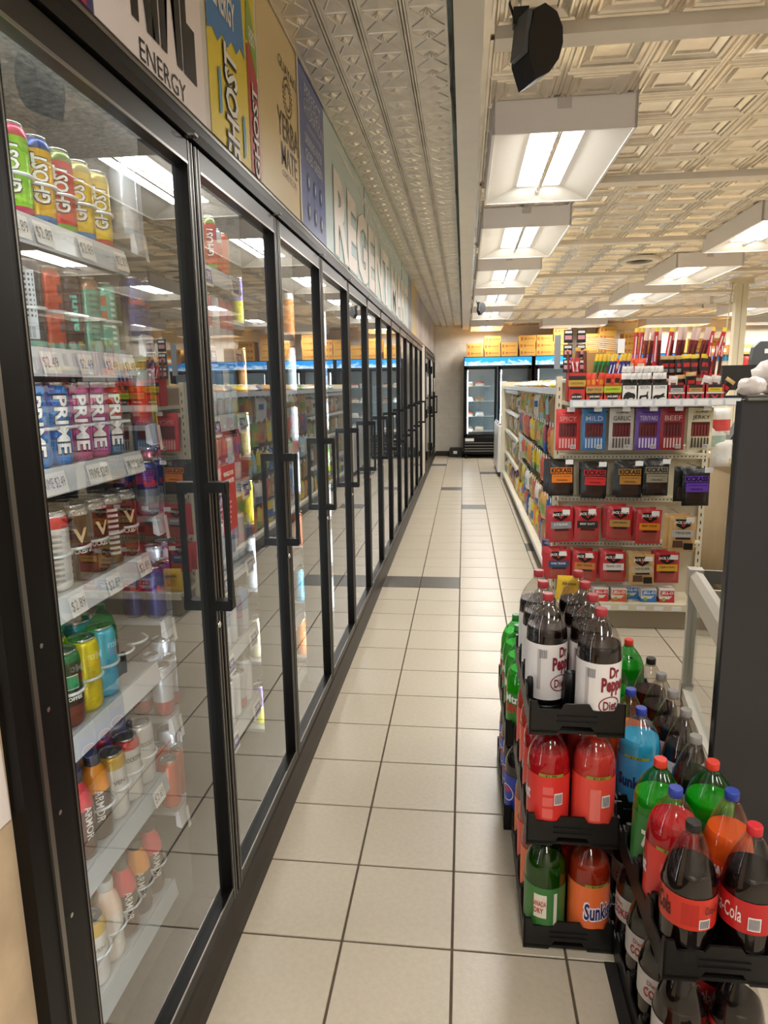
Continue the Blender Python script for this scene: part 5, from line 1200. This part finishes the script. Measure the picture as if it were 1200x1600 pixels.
# ------------------------------------------------------------------ right side: dark cabinet, glass case, register
def right_side():
    dk = mat('charcoal_metal', '3d3d40', .26, .5, noise=.06, nscale=3)
    t = T_('dark_panel', 'tall charcoal metal panel at the right edge beside the soda', 'panel', (.709, 1.86, 0))
    MB().bevbox(0, .9, 0, .035, .0, 1.468, dk, .004).obj('sheet', t)
    MB().tube([(.012, -.004, 1.470), (.3, -.008, 1.472), (.9, -.008, 1.472)], .009, M_STEEL, 10).obj('top_edge_trim', t)
    # low glass partition with white aluminium frame, turned slightly off the aisle
    g = T_('glass_partition', 'low glass partition with white aluminium frame beside the charcoal panel', 'glass partition', (.728, 1.915, 0), (0, 0, -.157))
    wf = mat('white_aluminium', 'd6d0c2', .35, .2); L = .575
    MB().box(.0, .028, 0, L, .02, .36, mat('lower_panel_tan', '8f6a52', .6)).obj('lower_panel', g)
    MB().prism([(-.004, .36), (.034, .36), (.034, .405), (.02, .412), (-.004, .40)], wf, 'y', 0, L).obj('bottom_rail', g)
    MB().box(-.004, .030, L-.032, L, .40, .80, wf).obj('post', g); MB().box(0, .03, 0, .03, .40, .80, wf).obj('post', g)
    MB().prism([(-.006, .765), (.036, .775), (.036, .845), (.012, .852), (-.006, .835)], wf, 'y', 0, L).obj('top_rail', g)
    MB().box(-.009, .040, L-.045, L+.004, .755, .856, mat('corner_cap', 'c2bdb2', .3, .3)).obj('corner_cap', g)
    MB().box(-.008, .034, L-.034, L+.003, .345, .42, mat('corner_cap', 'c2bdb2', .3, .3)).obj('corner_cap', g)
    MB().box(.04, .26, L-.012, L, .80, .848, mat('vent_strip', '8d8b86', .4, .4)).obj('end_strip', g)
    MB().box(.04, .26, L-.012, L, .74, .775, wf).obj('end_strip', g)
    MB().box(.012, .016, .03, L-.032, .405, .77, M_GLASS2).obj('glass_pane', g)
    k = T_('service_stand', 'dark service stand hidden behind the charcoal panel, carrying carrier bags', 'stand', (1.15, 2.96, 0))
    MB().prism([(0, 0), (.7, 0), (.7, .52), (.22, .52)], dk, 'z', 0, 1.44).obj('body', k); MB().prism([(-.004, -.004), (.71, -.004), (.71, .53), (.215, .53)], M_STEEL, 'z', 1.441, 1.455).obj('top', k)
    # crumpled bags on the cabinet
    random.seed(9)
    for i, (x, y, z, r, n) in enumerate(((1.205, 3.06, 1.456, .055, 'smaller crumpled white carrier bag behind the charcoal panel top'), (1.385, 3.19, 1.456, .125, 'large crumpled white carrier bag at the right edge behind the charcoal panel'))):
        bm = bmesh.new(); bmesh.ops.create_icosphere(bm, subdivisions=3, radius=r)
        for v in bm.verts:
            v.co *= 1+random.uniform(-.13, .13); v.co.z = max(v.co.z*.75+r*.62, 0)
        me = D.meshes.new('carrier_bag'); bm.to_mesh(me); bm.free(); me.materials.append(mat('thin_white_plastic', 'e8dcd4', .35, bump=.3, bscale=30))
        for p in me.polygons: p.use_smooth = True
        O('carrier_bag', me, None, (x, y, z), (0, 0, 0), n, 'plastic bag')
    # register counter
    c = T_('checkout_counter', 'tan checkout counter behind the end shelving at the right', 'counter', (1.72, 4.55, 0))
    MB().box(0, .75, 0, 1.9, .0, .14, flat('6f675b')).obj('plinth', c); MB().box(0, .75, 0, 1.9, .14, 1.0, mat('counter_tan', 'a8957a', .5, noise=.05)).obj('body', c)
    for k in range(2): MB().box(.02+k*.36, .36+k*.36, -.012, 0, .18, .95, mat('counter_door', 'b5a288', .5)).obj('cupboard_door', c)
    MB().box(-.06, .8, -.06, 1.95, 1.0, 1.035, mat('counter_top', 'c9b48f', .45, noise=.06)).obj('worktop', c)
    m = T_('register_screen', 'black register monitor on the checkout counter', 'monitor', (1.80, 4.78, 1.036))
    MB().box(-.08, .14, -.06, .12, 0, .02, M_INK).obj('base', m); MB().box(.01, .05, .02, .05, .02, .42, M_INK).obj('stand', m); MB().box(-.12, .16, -.03, .02, .42, .58, mat('monitor_black', '1d1a19', .35)).obj('screen', m); MB().box(-.30, .26, -.05, .05, .36, .385, M_INK).obj('shelf_arm', m)
    m = T_('card_reader', 'tilted grey card terminal on the counter edge right of the end shelving', 'terminal', (1.76, 4.62, 1.036))
    MB().prism([(-.10, 0), (.12, 0), (.12, .05), (-.10, .09)], mat('terminal_grey', '8d8982', .45), 'y', -.06, .06).obj('base', m)
    MB().prism([(-.08, .09), (-.05, .09), (.10, .36), (.07, .37)], M_INK, 'y', -.06, .05).obj('screen', m); MB().box(.05, .13, -.05, .05, .05, .33, flat('b9b6b0')).obj('printer', m)
    d = T_('pole_display', 'grey rounded customer display at the right edge above the bags', 'display', (2.02, 5.0, 1.036))
    MB().prism([(-.08, .40), (.14, .40), (.14, .74), (-.03, .74), (-.07, .70), (-.08, .62)], mat('display_grey', '4c4e50', .4), 'y', -.03, .02).obj('panel', d); MB().box(.02, .06, -.02, .01, 0, .40, M_INK).obj('stand', d); MB().box(.0, .03, -.034, -.03, .66, .69, M_TICKET).obj('sticker', d)
    for i, (x, z, c_, n) in enumerate(((1.62, .98, 'd8d6d0', 'white'), (1.60, 1.18, 'c84a44', 'red and white'), (1.58, 1.08, '9fb0a0', 'pale green'))):
        O('side_pack', pouch_mesh('side_pack', .14, .17, .05, [(0, 1, 0, 1, 'd8d4cc'), (.2, .6, 0, 1, c_)], seed=70+i), None, (x, 4.50, z), (0, 0, .2), '%s wrapped pack hanging on the right side of the end shelving' % n, 'snack pack', 'packs on the side of the end shelving')
    # distant pegboard rack behind the column
    p = T_('pegboard_rack', 'cream pegboard rack far behind the white column', 'rack', (4.3, 12.6, 0))
    MB().box(0, 1.6, 0, .04, .1, 1.86, M_CREAM).obj('board', p); MB().box(0, 1.6, -.01, 0, 1.86, 1.96, flat('3f9fe0')).obj('header_strip', p); MB().box(-.02, 1.62, -.2, .2, 0, .1, M_CREAM).obj('base', p)
    O('hanging_chip_bag', pouch_mesh('hanging_chip_bag', .42, .5, .12, [(0, 1, 0, 1, 'b8352f'), (.3, .7, .2, .8, 'd8b8a0')], seed=91), None, (4.95, 12.5, 1.45), (0, 0, 0), 'red chip bag hanging on the pegboard behind the column', 'snack bag')
    for i, (x, c_, n) in enumerate(((4.1, 'c87a3a', 'orange'), (4.5, 'b9b86a', 'olive'), (5.0, 'd8d2b0', 'pale cream'))):
        MB().box(x, x+.38, 12.45, 12.7, 1.961, 2.10+.02*i, flat(c_)).rect(planeNY(x+.19, 12.448, 2.03), -.15, .15, -.03, .03, flat('e0d8c0')).obj('stock_box', label='%s stock box on top of the distant pegboard rack' % n, cat='box', group='boxes on the pegboard rack')
right_side()
